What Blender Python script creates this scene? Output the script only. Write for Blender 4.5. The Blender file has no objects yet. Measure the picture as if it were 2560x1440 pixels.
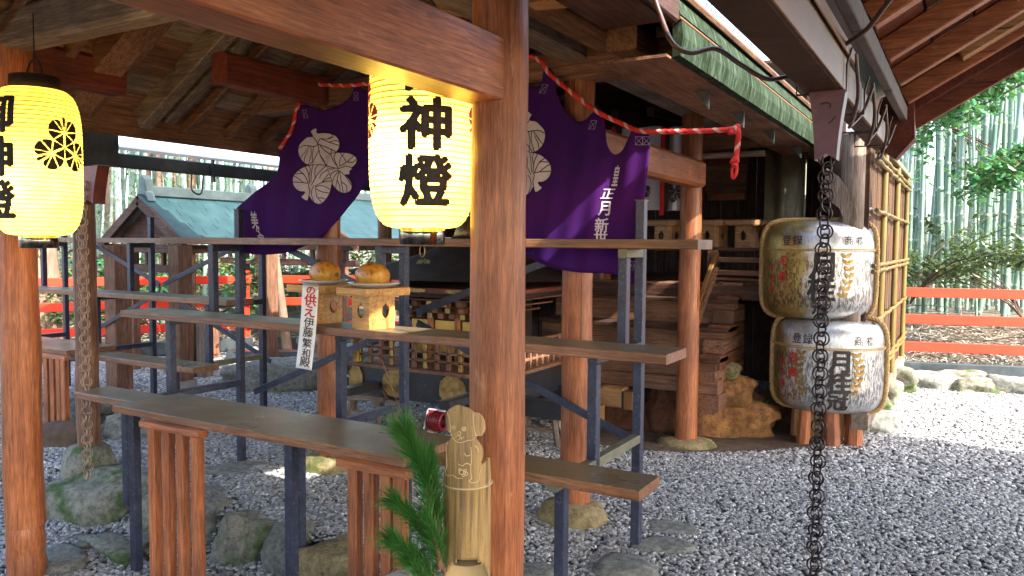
import bpy, bmesh, math, random
import numpy as np
from mathutils import Vector, Matrix, noise as mnoise
from mathutils.geometry import tessellate_polygon
random.seed(7)
rng = np.random.default_rng(7)
sc = bpy.context.scene
COL = sc.collection
PI = math.pi

# ------------------------------------------------------------------ camera, sky, sun, exposure
F = 1950.0; H = 1.4
yaw = math.radians(30.3); pit = math.atan(110/1950.0); rol = math.radians(.46)
_f0 = Vector((-math.sin(yaw), math.cos(yaw), 0)); _r0 = Vector((math.cos(yaw), math.sin(yaw), 0))
CF = _f0*math.cos(pit) - Vector((0, 0, 1))*math.sin(pit)
_u0 = _r0.cross(CF)
CR = _r0*math.cos(rol) + _u0*math.sin(rol)
CU = _u0*math.cos(rol) - _r0*math.sin(rol)
CP = Vector((0, 0, H))
cd = bpy.data.cameras.new('camera'); cam = bpy.data.objects.new('camera', cd); COL.objects.link(cam)
cam.matrix_world = Matrix(((CR.x, CU.x, -CF.x, 0), (CR.y, CU.y, -CF.y, 0), (CR.z, CU.z, -CF.z, H), (0, 0, 0, 1)))
cd.sensor_width = 36; cd.lens = F/2560*36; cd.clip_start = .05; cd.clip_end = 900
sc.camera = cam

SUN_EL = math.radians(40); SUN_AZ = Vector((0.97, -0.22, 0)).normalized()     # direction towards the sun on the ground
w = bpy.data.worlds.new('World'); sc.world = w; w.use_nodes = True
nt = w.node_tree; nt.nodes.clear()
sky = nt.nodes.new('ShaderNodeTexSky'); sky.sky_type = 'NISHITA'; sky.sun_disc = False
sky.sun_elevation = SUN_EL; sky.sun_rotation = math.atan2(SUN_AZ.x, SUN_AZ.y)
sky.dust_density = 3.0; sky.air_density = 1.0
bg = nt.nodes.new('ShaderNodeBackground'); bg.inputs[1].default_value = 0.15
wo = nt.nodes.new('ShaderNodeOutputWorld')
nt.links.new(sky.outputs[0], bg.inputs[0]); nt.links.new(bg.outputs[0], wo.inputs[0])
sd = bpy.data.lights.new('sun', 'SUN'); sd.energy = 2.3; sd.angle = math.radians(.6); sd.color = (1, .95, .86)
so = bpy.data.objects.new('sun', sd); COL.objects.link(so)
sdir = Vector((SUN_AZ.x*math.cos(SUN_EL), SUN_AZ.y*math.cos(SUN_EL), math.sin(SUN_EL)))
so.rotation_euler = sdir.to_track_quat('Z', 'Y').to_euler()
sc.view_settings.view_transform = 'Standard'; sc.view_settings.look = 'None'
sc.view_settings.exposure = 2.8; sc.view_settings.gamma = 1.0
sc.cycles.max_bounces = 8; sc.cycles.diffuse_bounces = 5; sc.cycles.transmission_bounces = 4

def W(px, py, X=None, Y=None, Z=None, D=None):
    """the point of the place that stands behind a pixel of the 2560 x 1440 photograph, on a known plane"""
    d = CF + CR*((px-1280)/F) - CU*((py-720)/F)
    if X is not None: t = X/d.x
    elif Y is not None: t = Y/d.y
    elif Z is not None: t = (Z-H)/d.z
    else: t = D
    return CP + d*t

# ------------------------------------------------------------------ materials
def _n(nt, t, **k):
    n = nt.nodes.new(t)
    for a, b in k.items(): setattr(n, a, b)
    return n
def new_mat(name):
    m = bpy.data.materials.new(name); m.use_nodes = True
    nt = m.node_tree; nt.nodes.clear()
    out = _n(nt, 'ShaderNodeOutputMaterial'); b = _n(nt, 'ShaderNodeBsdfPrincipled')
    nt.links.new(b.outputs[0], out.inputs[0])
    return m, nt, b, out
def coords(nt, scale=(1, 1, 1), kind='Object', rot=(0, 0, 0)):
    tc = _n(nt, 'ShaderNodeTexCoord'); mp = _n(nt, 'ShaderNodeMapping')
    mp.inputs['Scale'].default_value = scale; mp.inputs['Rotation'].default_value = rot
    nt.links.new(tc.outputs[kind], mp.inputs[0]); return mp.outputs[0]
def noise(nt, vec, scale, detail=4, rough=.6, dist=0):
    n = _n(nt, 'ShaderNodeTexNoise'); n.inputs['Scale'].default_value = scale
    n.inputs['Detail'].default_value = detail; n.inputs['Roughness'].default_value = rough
    n.inputs['Distortion'].default_value = dist
    nt.links.new(vec, n.inputs['Vector']); return n.outputs['Fac']
def ramp(nt, fac, stops):
    r = _n(nt, 'ShaderNodeValToRGB'); e = r.color_ramp.elements
    while len(e) < len(stops): e.new(.5)
    for i, (p, c) in enumerate(stops):
        e[i].position = p; e[i].color = (c[0], c[1], c[2], 1) if hasattr(c, '__len__') else (c, c, c, 1)
    nt.links.new(fac, r.inputs[0]); return r.outputs[0]
def mix(nt, fac, a, b, mode='MIX'):
    m = _n(nt, 'ShaderNodeMix', data_type='RGBA', blend_type=mode)
    for s, v in ((0, fac), (6, a), (7, b)):
        if isinstance(v, bpy.types.NodeSocket): nt.links.new(v, m.inputs[s])
        elif hasattr(v, '__len__'): m.inputs[s].default_value = (v[0], v[1], v[2], 1)
        else: m.inputs[s].default_value = v if s == 0 else (v, v, v, 1)
    return m.outputs[2]
def bump(nt, b, h, strength=.3, dist=.01):
    n = _n(nt, 'ShaderNodeBump'); n.inputs['Strength'].default_value = strength; n.inputs['Distance'].default_value = dist
    nt.links.new(h, n.inputs['Height']); nt.links.new(n.outputs[0], b.inputs['Normal'])
def wood(name, c1, c2, axis='Z', rough=.5, spec=.35, grain=56, wear=None, wearc=None, top=None, bs=.25, vary=.18):
    m, nt, b, out = new_mat(name)
    s = {'X': (.06, 1, 1), 'Y': (1, .06, 1), 'Z': (1, 1, .06)}[axis]
    v = coords(nt, s)
    g = noise(nt, v, grain, 6, .65, .6)
    v2 = coords(nt, (1, 1, 1)); big = noise(nt, v2, 2.3, 3, .6)
    fine = noise(nt, v, grain*4, 3, .7)
    col = mix(nt, ramp(nt, g, ((.38, 0), (.60, 1))), c2, c1)
    ck = noise(nt, coords(nt, {'X': (.02, 1, 1), 'Y': (1, .02, 1), 'Z': (1, 1, .02)}[axis]), 30, 3, .6)      # drying checks along the grain
    col = mix(nt, ramp(nt, ck, ((.30, .85), (.34, 0))), col, [x*.18 for x in c2])
    col = mix(nt, ramp(nt, big, ((.40, 0), (.72, .8))), col, [x*.5 for x in c2])
    col = mix(nt, .6, col, ramp(nt, fine, ((.3, .15), (.7, .85))), 'OVERLAY')
    oi = _n(nt, 'ShaderNodeObjectInfo')                                     # every piece of timber has its own tone
    tone = ramp(nt, oi.outputs['Random'], ((0, 1-vary), (1, 1.0)))
    col = mix(nt, 1.0, col, tone, 'MULTIPLY')
    if wear:
        p = noise(nt, coords(nt, {'X': (.3, 1, 1), 'Y': (1, .3, 1), 'Z': (1, 1, .3)}[axis]), 9, 6, .75)
        col = mix(nt, ramp(nt, p, ((1-wear, 0), (1-wear+.07, .8))), col, wearc or (.45, .33, .22))
    sp = noise(nt, v2, 26, 5, .8)                                            # small knocks and dark specks
    col = mix(nt, ramp(nt, sp, ((.71, 0), (.80, .4))), col, [x*.4 for x in c2])
    if top:
        ge = _n(nt, 'ShaderNodeNewGeometry'); sx = _n(nt, 'ShaderNodeSeparateXYZ')
        nt.links.new(ge.outputs['True Normal'], sx.inputs[0])
        col = mix(nt, ramp(nt, sx.outputs[2], ((.55, 0), (.8, .88))), col, mix(nt, .35, top, ramp(nt, g, ((.3, .1), (.7, .45))), 'OVERLAY'))
    nt.links.new(col, b.inputs['Base Color'])
    b.inputs['Specular IOR Level'].default_value = spec
    nt.links.new(ramp(nt, big, ((.3, rough-.08), (.7, min(1, rough+.15)))), b.inputs['Roughness'])
    bump(nt, b, mix(nt, .4, g, fine), bs*2, .004)
    return m
def plain(name, c1, c2=None, rough=.5, metal=0, scale=8, spec=.5, bs=.15, bd=.004, detail=5, lo=.35, hi=.65, stretch=(1, 1, 1), fleck=None, flk=(.66, .72), fst=(1, 1, 1)):
    m, nt, b, out = new_mat(name)
    v = coords(nt, stretch)
    n = noise(nt, v, scale, detail, .65)
    col = mix(nt, ramp(nt, n, ((lo, 0), (hi, 1))), c1, c2 or [x*.7 for x in c1])
    if fleck:
        f = noise(nt, coords(nt, fst), scale*4.5, 4, .8)
        col = mix(nt, ramp(nt, f, ((flk[0], 0), (flk[1], .9))), col, fleck)
    nt.links.new(col, b.inputs['Base Color'])
    b.inputs['Roughness'].default_value = rough; b.inputs['Metallic'].default_value = metal
    b.inputs['Specular IOR Level'].default_value = spec
    if bs: bump(nt, b, noise(nt, v, scale*3, 5, .7), bs, bd)
    return m

def stone(name, c1, c2, moss=None, mossamt=.5, light=(.42, .41, .37), sc=5):
    m, nt, b, out = new_mat(name); v = coords(nt)
    big = noise(nt, v, sc, 6, .6); mid = noise(nt, v, sc*5, 8, .75); fin = noise(nt, v, sc*22, 4, .8)
    col = mix(nt, ramp(nt, mid, ((.38, 0), (.62, 1))), c1, c2)
    if moss: col = mix(nt, ramp(nt, big, ((1-mossamt-.06, 0), (1-mossamt+.08, .9))), col, mix(nt, ramp(nt, mid, ((.4, 0), (.6, 1))), moss, [x*1.9 for x in moss]))
    col = mix(nt, ramp(nt, fin, ((.60, 0), (.68, .8))), col, light)
    col = mix(nt, ramp(nt, noise(nt, v, sc*9, 5, .8), ((.30, .85), (.42, 0))), col, [x*.2 for x in c1])
    nt.links.new(col, b.inputs['Base Color']); b.inputs['Roughness'].default_value = .88; b.inputs['Specular IOR Level'].default_value = .3
    bump(nt, b, mix(nt, .45, mid, fin), 1.0, .03); return m
MT = {}
OR1, OR2 = (.50, .172, .066), (.29, .085, .032)
for ax in 'XYZ':
    MT['orange'+ax] = wood('stained_cedar_'+ax.lower(), OR1, OR2, ax, .38, .45, wear=.37, wearc=(.46, .25, .13))
    MT['brown'+ax] = wood('brown_cedar_'+ax.lower(), (.30, .15, .088), (.14, .066, .040), ax, .55, .3)
    MT['shelf'+ax] = wood('shelf_board_'+ax.lower(), (.30, .135, .065), (.17, .07, .035), ax, .33, .55, wear=.36, wearc=(.34, .24, .15), top=(.165, .135, .078))
    MT['grey'+ax] = wood('grey_weathered_timber_'+ax.lower(), (.34, .26, .20), (.17, .12, .09), ax, .6, .3)
    MT['pale'+ax] = wood('pale_cypress_'+ax.lower(), (.58, .33, .15), (.40, .20, .08), ax, .45, .4)
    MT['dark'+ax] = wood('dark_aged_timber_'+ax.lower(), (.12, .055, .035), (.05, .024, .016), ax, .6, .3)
MT['redbrown'] = wood('red_brown_timber', (.22, .05, .025), (.11, .024, .014), 'Y', .5, .35)
MT['sheath'] = wood('red_roof_boards', (.30, .085, .038), (.16, .04, .018), 'X', .5, .35)
MT['steel'] = plain('blue_grey_painted_steel', (.026, .029, .052), (.048, .054, .092), .38, .3, 14, fleck=(.17, .19, .25), flk=(.56, .74), bs=.1)
MT['steelgreen'] = plain('khaki_painted_steel', (.20, .19, .12), (.13, .12, .08), .45, .2, 10, fleck=(.4, .38, .3), flk=(.68, .75))
MT['gravelbase'] = plain('gravel_bed', (.04, .04, .04), (.10, .10, .10), .9, 0, 60, bs=.8, bd=.02, detail=8)
MT['earth'] = plain('dark_earth', (.065, .04, .025), (.12, .075, .045), .9, 0, 12, bs=.8, bd=.03, detail=8)
MT['litterground'] = plain('forest_floor', (.11, .085, .055), (.23, .19, .14), .9, 0, 9, bs=1, bd=.05, detail=8)
MT['copperG'] = plain('verdigris_copper', (.009, .017, .005), (.026, .042, .020), .8, 0, 7, spec=.12, stretch=(1, 1, .4), fleck=(.13, .19, .14), flk=(.50, .80), fst=(1, 1, .16), bs=.12)
MT['copperL'] = plain('light_verdigris_roof', (.016, .046, .05), (.032, .075, .08), .45, .2, 6, bs=.1)
MT['ridgemetal'] = plain('grey_green_ridge_metal', (.055, .075, .075), (.09, .12, .12), .4, .4, 6)
MT['gutdark'] = plain('dark_zinc', (.06, .075, .085), (.12, .14, .15), .35, .6, 5, bs=.1)
MT['whitemetal'] = plain('pale_sheet_metal_roof', (.75, .78, .8), (.6, .63, .66), .4, .1, 4)
MT['bracket'] = plain('plum_painted_metal', (.115, .055, .075), (.17, .085, .10), .42, .25, 9, bs=.2)
MT['bracketR'] = plain('rust_red_metal', (.20, .04, .03), (.11, .025, .02), .45, .2, 9, bs=.2)
MT['chain'] = plain('dark_bronze_chain', (.03, .022, .024), (.075, .055, .055), .32, .85, 40)
MT['chainP'] = plain('dusty_copper_chain', (.30, .20, .15), (.42, .30, .22), .5, .6, 40)
MT['gutbrown'] = plain('brown_gutter_metal', (.060, .028, .016), (.10, .05, .028), .7, 0, 9, spec=.2, bs=.25)
MT['guttan'] = plain('tan_gutter_metal', (.24, .12, .042), (.16, .075, .026), .42, .3, 5, stretch=(1, .3, 1))
MT['clay'] = plain('grey_brown_fascia', (.09, .065, .055), (.14, .105, .09), .7, 0, 20, bs=.4)
MT['cable'] = plain('brown_cable', (.075, .035, .025), (.11, .055, .04), .4, 0, 30)
MT['black'] = plain('black_lacquer', (.022, .014, .011), (.045, .028, .022), .6, 0, 8, spec=.2)
MT['blackpaint'] = plain('chipped_black_paint', (.014, .014, .018), (.03, .03, .038), .4, 0, 6, fleck=(.22, .18, .13), flk=(.66, .69))
MT['chrome'] = plain('dark_mirror_metal', (.05, .045, .05), (.35, .33, .30), .12, 1, 40, stretch=(1, 1, .02), bs=0)
MT['ink'] = plain('black_ink', (.018, .012, .010), (.04, .028, .024), .7, 0, 60, bs=0)
MT['redink'] = plain('red_ink', (.60, .02, .015), (.45, .015, .01), .6, 0, 50, bs=0)
MT['white'] = plain('white_paper', (.80, .80, .82), (.74, .74, .77), .75, 0, 6, bs=.1)
MT['china'] = plain('white_china', (.78, .78, .80), (.72, .72, .75), .15, 0, 5, bs=0)
MT['purple'] = plain('purple_cotton', (.024, .007, .105), (.060, .006, .105), .85, 0, 1.6, spec=.15, bs=.25, bd=.002, lo=.3, hi=.7)
MT['crest'] = plain('crest_white_print', (.56, .50, .58), (.46, .40, .48), .8, 0, 12, bs=.1)
MT['stitch'] = plain('pale_stitching', (.55, .50, .62), None, .8, bs=0)
MT['roper'] = plain('red_cotton_rope', (.70, .03, .025), (.55, .02, .02), .75, 0, 60, bs=.4)
MT['ropew'] = plain('white_cotton_rope', (.72, .45, .40), (.62, .33, .30), .75, 0, 60, bs=.4)
MT['straw'] = plain('straw_rope', (.50, .33, .14), (.35, .21, .08), .8, 0, 50, bs=.6)
MT['redpaint'] = plain('vermilion_paint', (.78, .045, .015), (.66, .035, .012), .42, 0, 5, bs=.12, fleck=(.35, .03, .015), flk=(.72, .8))
MT['stone'] = stone('grey_stone', (.13, .135, .12), (.33, .33, .29))
MT['mossy'] = stone('mossy_stone', (.15, .145, .11), (.36, .34, .27), (.04, .075, .012), .47)
MT['yellowstone'] = stone('ochre_stone', (.20, .14, .065), (.42, .33, .17), (.07, .08, .02), .42)
MT['orangestone'] = stone('rusty_sandstone', (.19, .075, .03), (.42, .20, .07), (.10, .06, .02), .40, (.5, .36, .2), 3)
MT['redstone'] = stone('dark_red_stone', (.09, .035, .02), (.17, .07, .04), None, .5, (.22, .13, .09))
MT['concrete'] = plain('plinth_concrete', (.22, .21, .19), (.32, .31, .28), .9, 0, 9, bs=.4)
MT['bark'] = plain('tree_bark', (.16, .10, .07), (.27, .18, .12), .9, 0, 9, stretch=(1, 1, .2), bs=.9, bd=.03, detail=8)
MT['bamboodead'] = plain('dried_bamboo', (.44, .27, .10), (.17, .105, .045), .42, 0, 45, lo=.42, hi=.58, stretch=(1, 1, .05), fleck=(.11, .07, .035), flk=(.58, .68), bs=.2)
MT['bambooin'] = plain('bamboo_inside', (.62, .47, .25), (.52, .36, .18), .5, 0, 9)
MT['wick'] = plain('dark_lantern_rib', (.30, .20, .03), None, .7, bs=0)
MT['groove'] = plain('carved_line', (.66, .50, .27), (.55, .40, .2), .7, bs=0)
MT['bambooold'] = plain('tan_bamboo_pole', (.15, .105, .022), (.085, .062, .016), .4, 0, 12, stretch=(1, 1, .2), fleck=(.2, .16, .06))
MT['brush'] = plain('brushwood_panel', (.14, .055, .010), (.018, .007, .002), .8, 0, 55, stretch=(1, 1, .03), lo=.35, hi=.6, bs=1, bd=.01)
MT['gold'] = plain('aged_brass', (.42, .27, .09), (.20, .12, .045), .38, .75, 18, bs=.6, bd=.004)
MT['goldpaper'] = plain('gilt_panel', (.60, .38, .09), (.45, .25, .05), .35, .5, 6)
MT['leafd'] = None
def leafmat(name, c1, c2, rough=.45):
    m, nt, b, out = new_mat(name)
    n = noise(nt, coords(nt), 5.5, 3, .6)
    col = mix(nt, ramp(nt, n, ((.35, 0), (.65, 1))), c1, c2)
    nt.links.new(col, b.inputs['Base Color']); b.inputs['Roughness'].default_value = rough
    tr = _n(nt, 'ShaderNodeBsdfTranslucent'); nt.links.new(mix(nt, .3, col, (.25, .4, .05)), tr.inputs[0])
    ms = _n(nt, 'ShaderNodeMixShader'); ms.inputs[0].default_value = .3
    nt.links.new(b.outputs[0], ms.inputs[1]); nt.links.new(tr.outputs[0], ms.inputs[2]); nt.links.new(ms.outputs[0], out.inputs[0])
    return m
MT['leafd'] = leafmat('dark_evergreen_leaf', (.030, .060, .022), (.065, .095, .03))
MT['leafg'] = leafmat('fresh_green_leaf', (.035, .16, .055), (.07, .23, .09))
MT['leafb'] = leafmat('bamboo_leaf', (.06, .12, .03), (.14, .20, .06))
MT['pine'] = leafmat('pine_needle', (.035, .16, .025), (.10, .30, .05))
def culm_mat(name, c1, c2):
    m, nt, b, out = new_mat(name)
    v = coords(nt); oi = _n(nt, 'ShaderNodeObjectInfo')
    n = noise(nt, coords(nt, (1, 1, .15)), 14, 5, .7)
    col = mix(nt, oi.outputs['Random'], c1, c2)
    col = mix(nt, ramp(nt, n, ((.5, 0), (.72, .45))), col, (.42, .48, .44))
    nt.links.new(col, b.inputs['Base Color']); b.inputs['Roughness'].default_value = .35
    return m
MT['culm'] = culm_mat('living_bamboo', (.07, .15, .10), (.26, .36, .29))
MT['node'] = plain('bamboo_node', (.45, .5, .42), (.2, .25, .18), .6, bs=0)

def pebble_mat():
    m, nt, b, out = new_mat('river_pebbles')
    oi = _n(nt, 'ShaderNodeObjectInfo')
    col = ramp(nt, oi.outputs['Random'], ((0, (.11, .11, .11)), (.3, (.22, .22, .22)), (.65, (.33, .327, .32)), (.92, (.44, .435, .42)), (1, (.68, .67, .64))))
    n = noise(nt, coords(nt), 40, 4, .7)
    col = mix(nt, .35, col, ramp(nt, n, ((.3, .2), (.7, .8))), 'OVERLAY')
    nt.links.new(col, b.inputs['Base Color']); b.inputs['Roughness'].default_value = .6
    b.inputs['Specular IOR Level'].default_value = .4
    return m
MT['pebble'] = pebble_mat()
def lantern_mat():
    m, nt, b, out = new_mat('oiled_lantern_paper')
    n = noise(nt, coords(nt), 7, 4, .6)
    col = mix(nt, ramp(nt, n, ((.35, 0), (.65, 1))), (.80, .62, .12), (.90, .75, .22))
    nt.links.new(col, b.inputs['Base Color']); b.inputs['Roughness'].default_value = .5
    tr = _n(nt, 'ShaderNodeBsdfTranslucent'); nt.links.new(col, tr.inputs[0])
    ms = _n(nt, 'ShaderNodeMixShader'); ms.inputs[0].default_value = .5
    nt.links.new(b.outputs[0], ms.inputs[1]); nt.links.new(tr.outputs[0], ms.inputs[2]); nt.links.new(ms.outputs[0], out.inputs[0])
    return m
MT['paper'] = lantern_mat()
def fruit_mat():
    m, nt, b, out = new_mat('ripe_spotted_rind')
    v = coords(nt)
    n = noise(nt, v, 9, 3, .6); col = mix(nt, ramp(nt, n, ((.35, 0), (.65, 1))), (.56, .19, .02), (.46, .25, .03))
    s = noise(nt, v, 32, 4, .75); col = mix(nt, ramp(nt, s, ((.55, 0), (.61, .9))), col, (.12, .045, .018))
    nt.links.new(col, b.inputs['Base Color']); b.inputs['Roughness'].default_value = .38
    bump(nt, b, s, .4, .003); return m
MT['fruit'] = fruit_mat()
def barrel_mat(name, gold):
    m, nt, b, out = new_mat(name)
    tc = _n(nt, 'ShaderNodeTexCoord')
    v = coords(nt, (1, 1, .30)); s = noise(nt, v, 60, 5, .75); sx = _n(nt, 'ShaderNodeSeparateXYZ'); nt.links.new(tc.outputs['Object'], sx.inputs[0])
    n = noise(nt, coords(nt), 3.0, 4, .6)
    ax = _n(nt, 'ShaderNodeMath', operation='MULTIPLY_ADD'); nt.links.new(sx.outputs[0], ax.inputs[0]); ax.inputs[1].default_value = 1.1; nt.links.new(n, ax.inputs[2])
    col = mix(nt, ramp(nt, ax.outputs[0], ((gold-.06, 0), (gold+.06, 1))), (.46, .34, .12), (.62, .62, .63))
    band = ramp(nt, sx.outputs[2], ((.06, .3), (.10, 1), (.40, 1), (.46, .35)))                   # the printed small script fills the lower two thirds
    ink = mix(nt, 1.0, ramp(nt, s, ((.47, 0), (.54, .78))), band, 'MULTIPLY')
    col = mix(nt, ink, col, (.05, .045, .04))
    nt.links.new(col, b.inputs['Base Color']); b.inputs['Roughness'].default_value = .30; b.inputs['Metallic'].default_value = .7
    bump(nt, b, s, .5, .006); return m
MT['foil'] = barrel_mat('silver_foil_wrap', .22); MT['foilgold'] = barrel_mat('gold_foil_wrap', .47)

# ------------------------------------------------------------------ mesh builder
class MB:
    def __init__(s): s.v = []; s.f = []; s.sm = []; s.mi = []; s.cur = 0
    def add(s, vs, fs, smooth=False):
        o = len(s.v); s.v += [tuple(a) for a in vs]
        for q in fs: s.f.append(tuple(i+o for i in q)); s.sm.append(smooth); s.mi.append(s.cur)
        return s
    def box(s, x0, x1, y0, y1, z0, z1, c=.004):
        L = max(((x1-x0), 0), ((y1-y0), 1), ((z1-z0), 2))[1]
        m = [(x0+x1)/2, (y0+y1)/2, (z0+z1)/2]; a = m[:]; b = m[:]
        a[L] = (x0, y0, z0)[L]; b[L] = (x1, y1, z1)[L]
        if L == 0: return s.bar(a, b, y1-y0, z1-z0, (0, 0, 1), c)
        if L == 1: return s.bar(a, b, x1-x0, z1-z0, (0, 0, 1), c)
        return s.bar(a, b, x1-x0, y1-y0, (0, 1, 0), c)
    def bar(s, a, b, w, h, up=(0, 0, 1), c=.004):
        a = Vector(a); b = Vector(b); d = (b-a).normalized(); up = Vector(up)
        x = d.cross(up)
        if x.length < 1e-4: x = d.cross(Vector((1, 0, 0)))
        x.normalize(); y = x.cross(d).normalized()
        if abs(x.x)+abs(x.y) > 0 and (x.x < -1e-6): pass
        c = min(c, w*.3, h*.3); w2, h2 = w/2, h/2
        sec = [(-w2+c, -h2), (w2-c, -h2), (w2, -h2+c), (w2, h2-c), (w2-c, h2), (-w2+c, h2), (-w2, h2-c), (-w2, -h2+c)]
        vs = [a+x*p+y*q for p, q in sec]+[b+x*p+y*q for p, q in sec]
        fs = [tuple(range(8))[::-1], tuple(range(8, 16))]+[(i, (i+1) % 8, 8+(i+1) % 8, 8+i) for i in range(8)]
        return s.add(vs, fs)
    def tube(s, pts, r, n=8, caps=True, closed=False, smooth=True):
        pts = [Vector(p) for p in pts]; N = len(pts)
        rs = r if hasattr(r, '__len__') else [r]*N
        vs = []; prev = None
        for i, p in enumerate(pts):
            if closed: d = pts[(i+1) % N]-pts[i-1]
            else: d = pts[min(i+1, N-1)]-pts[max(i-1, 0)]
            if d.length < 1e-9: d = Vector((0, 0, 1))
            d.normalize()
            if prev is None:
                x = d.cross(Vector((0, 0, 1)))
                if x.length < .1: x = d.cross(Vector((1, 0, 0)))
            else: x = prev-d*prev.dot(d)
            x.normalize(); y = d.cross(x); prev = x
            for k in range(n):
                a = 2*PI*k/n; vs.append(p+(x*math.cos(a)+y*math.sin(a))*rs[i])
        fs = []
        for i in range(N if closed else N-1):
            j = (i+1) % N
            for k in range(n): fs.append((i*n+k, i*n+(k+1) % n, j*n+(k+1) % n, j*n+k))
        s.add(vs, fs, smooth)
        if caps and not closed: s.add(vs[:n], [tuple(range(n))[::-1]]); s.add(vs[-n:], [tuple(range(n))])
        return s
    def lathe(s, c, prof, n=24, caps=True, smooth=True, squash=None):
        c = Vector(c); vs = []
        for r, z in prof:
            for k in range(n):
                a = 2*PI*k/n; vs.append(c+Vector((r*math.cos(a), r*math.sin(a), z)))
        fs = []
        for i in range(len(prof)-1):
            for k in range(n): fs.append((i*n+k, i*n+(k+1) % n, (i+1)*n+(k+1) % n, (i+1)*n+k))
        s.add(vs, fs, smooth)
        if caps: s.add(vs[:n], [tuple(range(n))[::-1]]); s.add(vs[-n:], [tuple(range(n))])
        return s
    def prism(s, poly, off):
        poly = [Vector(p) for p in poly]; off = Vector(off); n = len(poly)
        return s.add(poly+[p+off for p in poly], [tuple(range(n))[::-1], tuple(range(n, 2*n))]+[(i, (i+1) % n, n+(i+1) % n, n+i) for i in range(n)])
    def rock(s, c, rad, seed=0, sub=3, amp=.22, flat=.0, boxy=.65):
        bm = bmesh.new(); bmesh.ops.create_icosphere(bm, subdivisions=sub, radius=1)
        c = Vector(c); vs = []; rp = random.Random(seed*13+5); PL = []
        for ax_ in ((1, 0, 0), (-1, 0, 0), (0, 1, 0), (0, -1, 0), (0, 0, 1), (0, 0, -1)):              # split faces of a broken block
            nv = (Vector(ax_)+Vector((rp.uniform(-1, 1), rp.uniform(-1, 1), rp.uniform(-1, 1)))*.30).normalized(); PL.append((nv, .78+.16*rp.random()))
        for k_ in range(6):
            nv = Vector((rp.uniform(-1, 1), rp.uniform(-1, 1), rp.uniform(-.6, 1))).normalized(); PL.append((nv, .92+.14*rp.random()))
        for v in bm.verts:
            p = v.co.copy()
            q = p/sum(max(0, p.dot(nv))**9/dd**9 for nv, dd in PL)**(1/9)
            d = 1+amp*mnoise.noise(p*1.3+Vector((seed*7.1, seed*3.3, 0)))+amp*.45*mnoise.noise(p*3.1+Vector((0, seed*5.7, 2)))+amp*.22*mnoise.noise(p*7+Vector((3, seed, 2)))+.014*mnoise.noise(p*19+Vector((3, seed, 9)))
            q = q*d
            if flat and q.z > flat: q.z = flat+(q.z-flat)*.25
            vs.append(c+Vector((q.x*rad[0], q.y*rad[1], q.z*rad[2])))
        fs = [tuple(v.index for v in f.verts) for f in bm.faces]; bm.free()
        return s.add(vs, fs, True)
    def build(s, name, mats, parent=None, rot=None):
        me = bpy.data.meshes.new(name)
        off = Vector(parent.get('_o', (0, 0, 0))) if parent is not None else Vector((0, 0, 0))
        vs = s.v
        if off.length: vs = [(a[0]-off.x, a[1]-off.y, a[2]-off.z) for a in vs]
        me.from_pydata(vs, [], s.f)
        me.polygons.foreach_set('use_smooth', s.sm)
        for m in (mats if isinstance(mats, (list, tuple)) else [mats]): me.materials.append(MT[m] if isinstance(m, str) else m)
        me.polygons.foreach_set('material_index', s.mi); me.update()
        o = bpy.data.objects.new(name, me); COL.objects.link(o)
        if parent is not None: o.parent = parent; o['_o'] = tuple(off)
        return o
def tag(o, label=None, cat=None, group=None, kind=None):
    if label: o['label'] = label
    if cat: o['category'] = cat
    if group: o['group'] = group
    if kind: o['kind'] = kind
    return o
def thing(name, label, cat, loc=(0, 0, 0), group=None):
    o = bpy.data.objects.new(name, None); COL.objects.link(o); o.location = loc; o['_o'] = tuple(loc)
    o.empty_display_size = .1
    return tag(o, label, cat, group)
ALLCH = {}
def kids(o): return [c for c in bpy.data.objects if c.parent == o]
def copy_tree(root, delta=(0, 0, 0), label=None, rotz=None):
    def cp(o, par):
        c = o.copy(); COL.objects.link(c)
        if par is not None: c.parent = par
        for ch in list(o.children): cp(ch, c)
        return c
    r = cp(root, None); r.location = Vector(root.location)+Vector(delta)
    if rotz is not None: r.rotation_euler.z = rotz
    if label: r['label'] = label
    return r
def single(name, mb, mat, label, cat, group=None, kind=None):
    # a thing made of one mesh: its origin goes to the middle of its base
    a = np.array(mb.v); c = a.mean(0); c[2] = a[:, 2].min()
    mb.v = [tuple(x) for x in (a-c)]
    o = mb.build(name, mat); o.location = tuple(c)
    return tag(o, label, cat, group, kind)
def struct(name, mb, mat): return tag(mb.build(name, mat), kind='structure')

# ------------------------------------------------------------------ lettering and flat shapes bent onto surfaces
def poly_mesh(poly, cuts=None, holes=()):
    bm = bmesh.new()
    loops = [[Vector((p[0], p[1], 0)) for p in poly]]+[[Vector((p[0], p[1], 0)) for p in h] for h in holes]
    pts = [p for l in loops for p in l]; vs = [bm.verts.new(p) for p in pts]
    for t in tessellate_polygon(loops):
        try: bm.faces.new([vs[i] for i in t])
        except ValueError: pass
    return cut(bm, cuts)
def cut(bm, cuts):
    if cuts:
        for x in cuts: bmesh.ops.bisect_plane(bm, geom=bm.verts[:]+bm.edges[:]+bm.faces[:], plane_co=(x, 0, 0), plane_no=(1, 0, 0))
        ys = [v.co.y for v in bm.verts]; lo, hi = min(ys), max(ys); st = (cuts[1]-cuts[0]) if len(cuts) > 1 else 1
        k = int((hi-lo)/st)
        for i in range(1, min(k, 40)+1): bmesh.ops.bisect_plane(bm, geom=bm.verts[:]+bm.edges[:]+bm.faces[:], plane_co=(0, lo+i*st, 0), plane_no=(0, 1, 0))
    return bm
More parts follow.
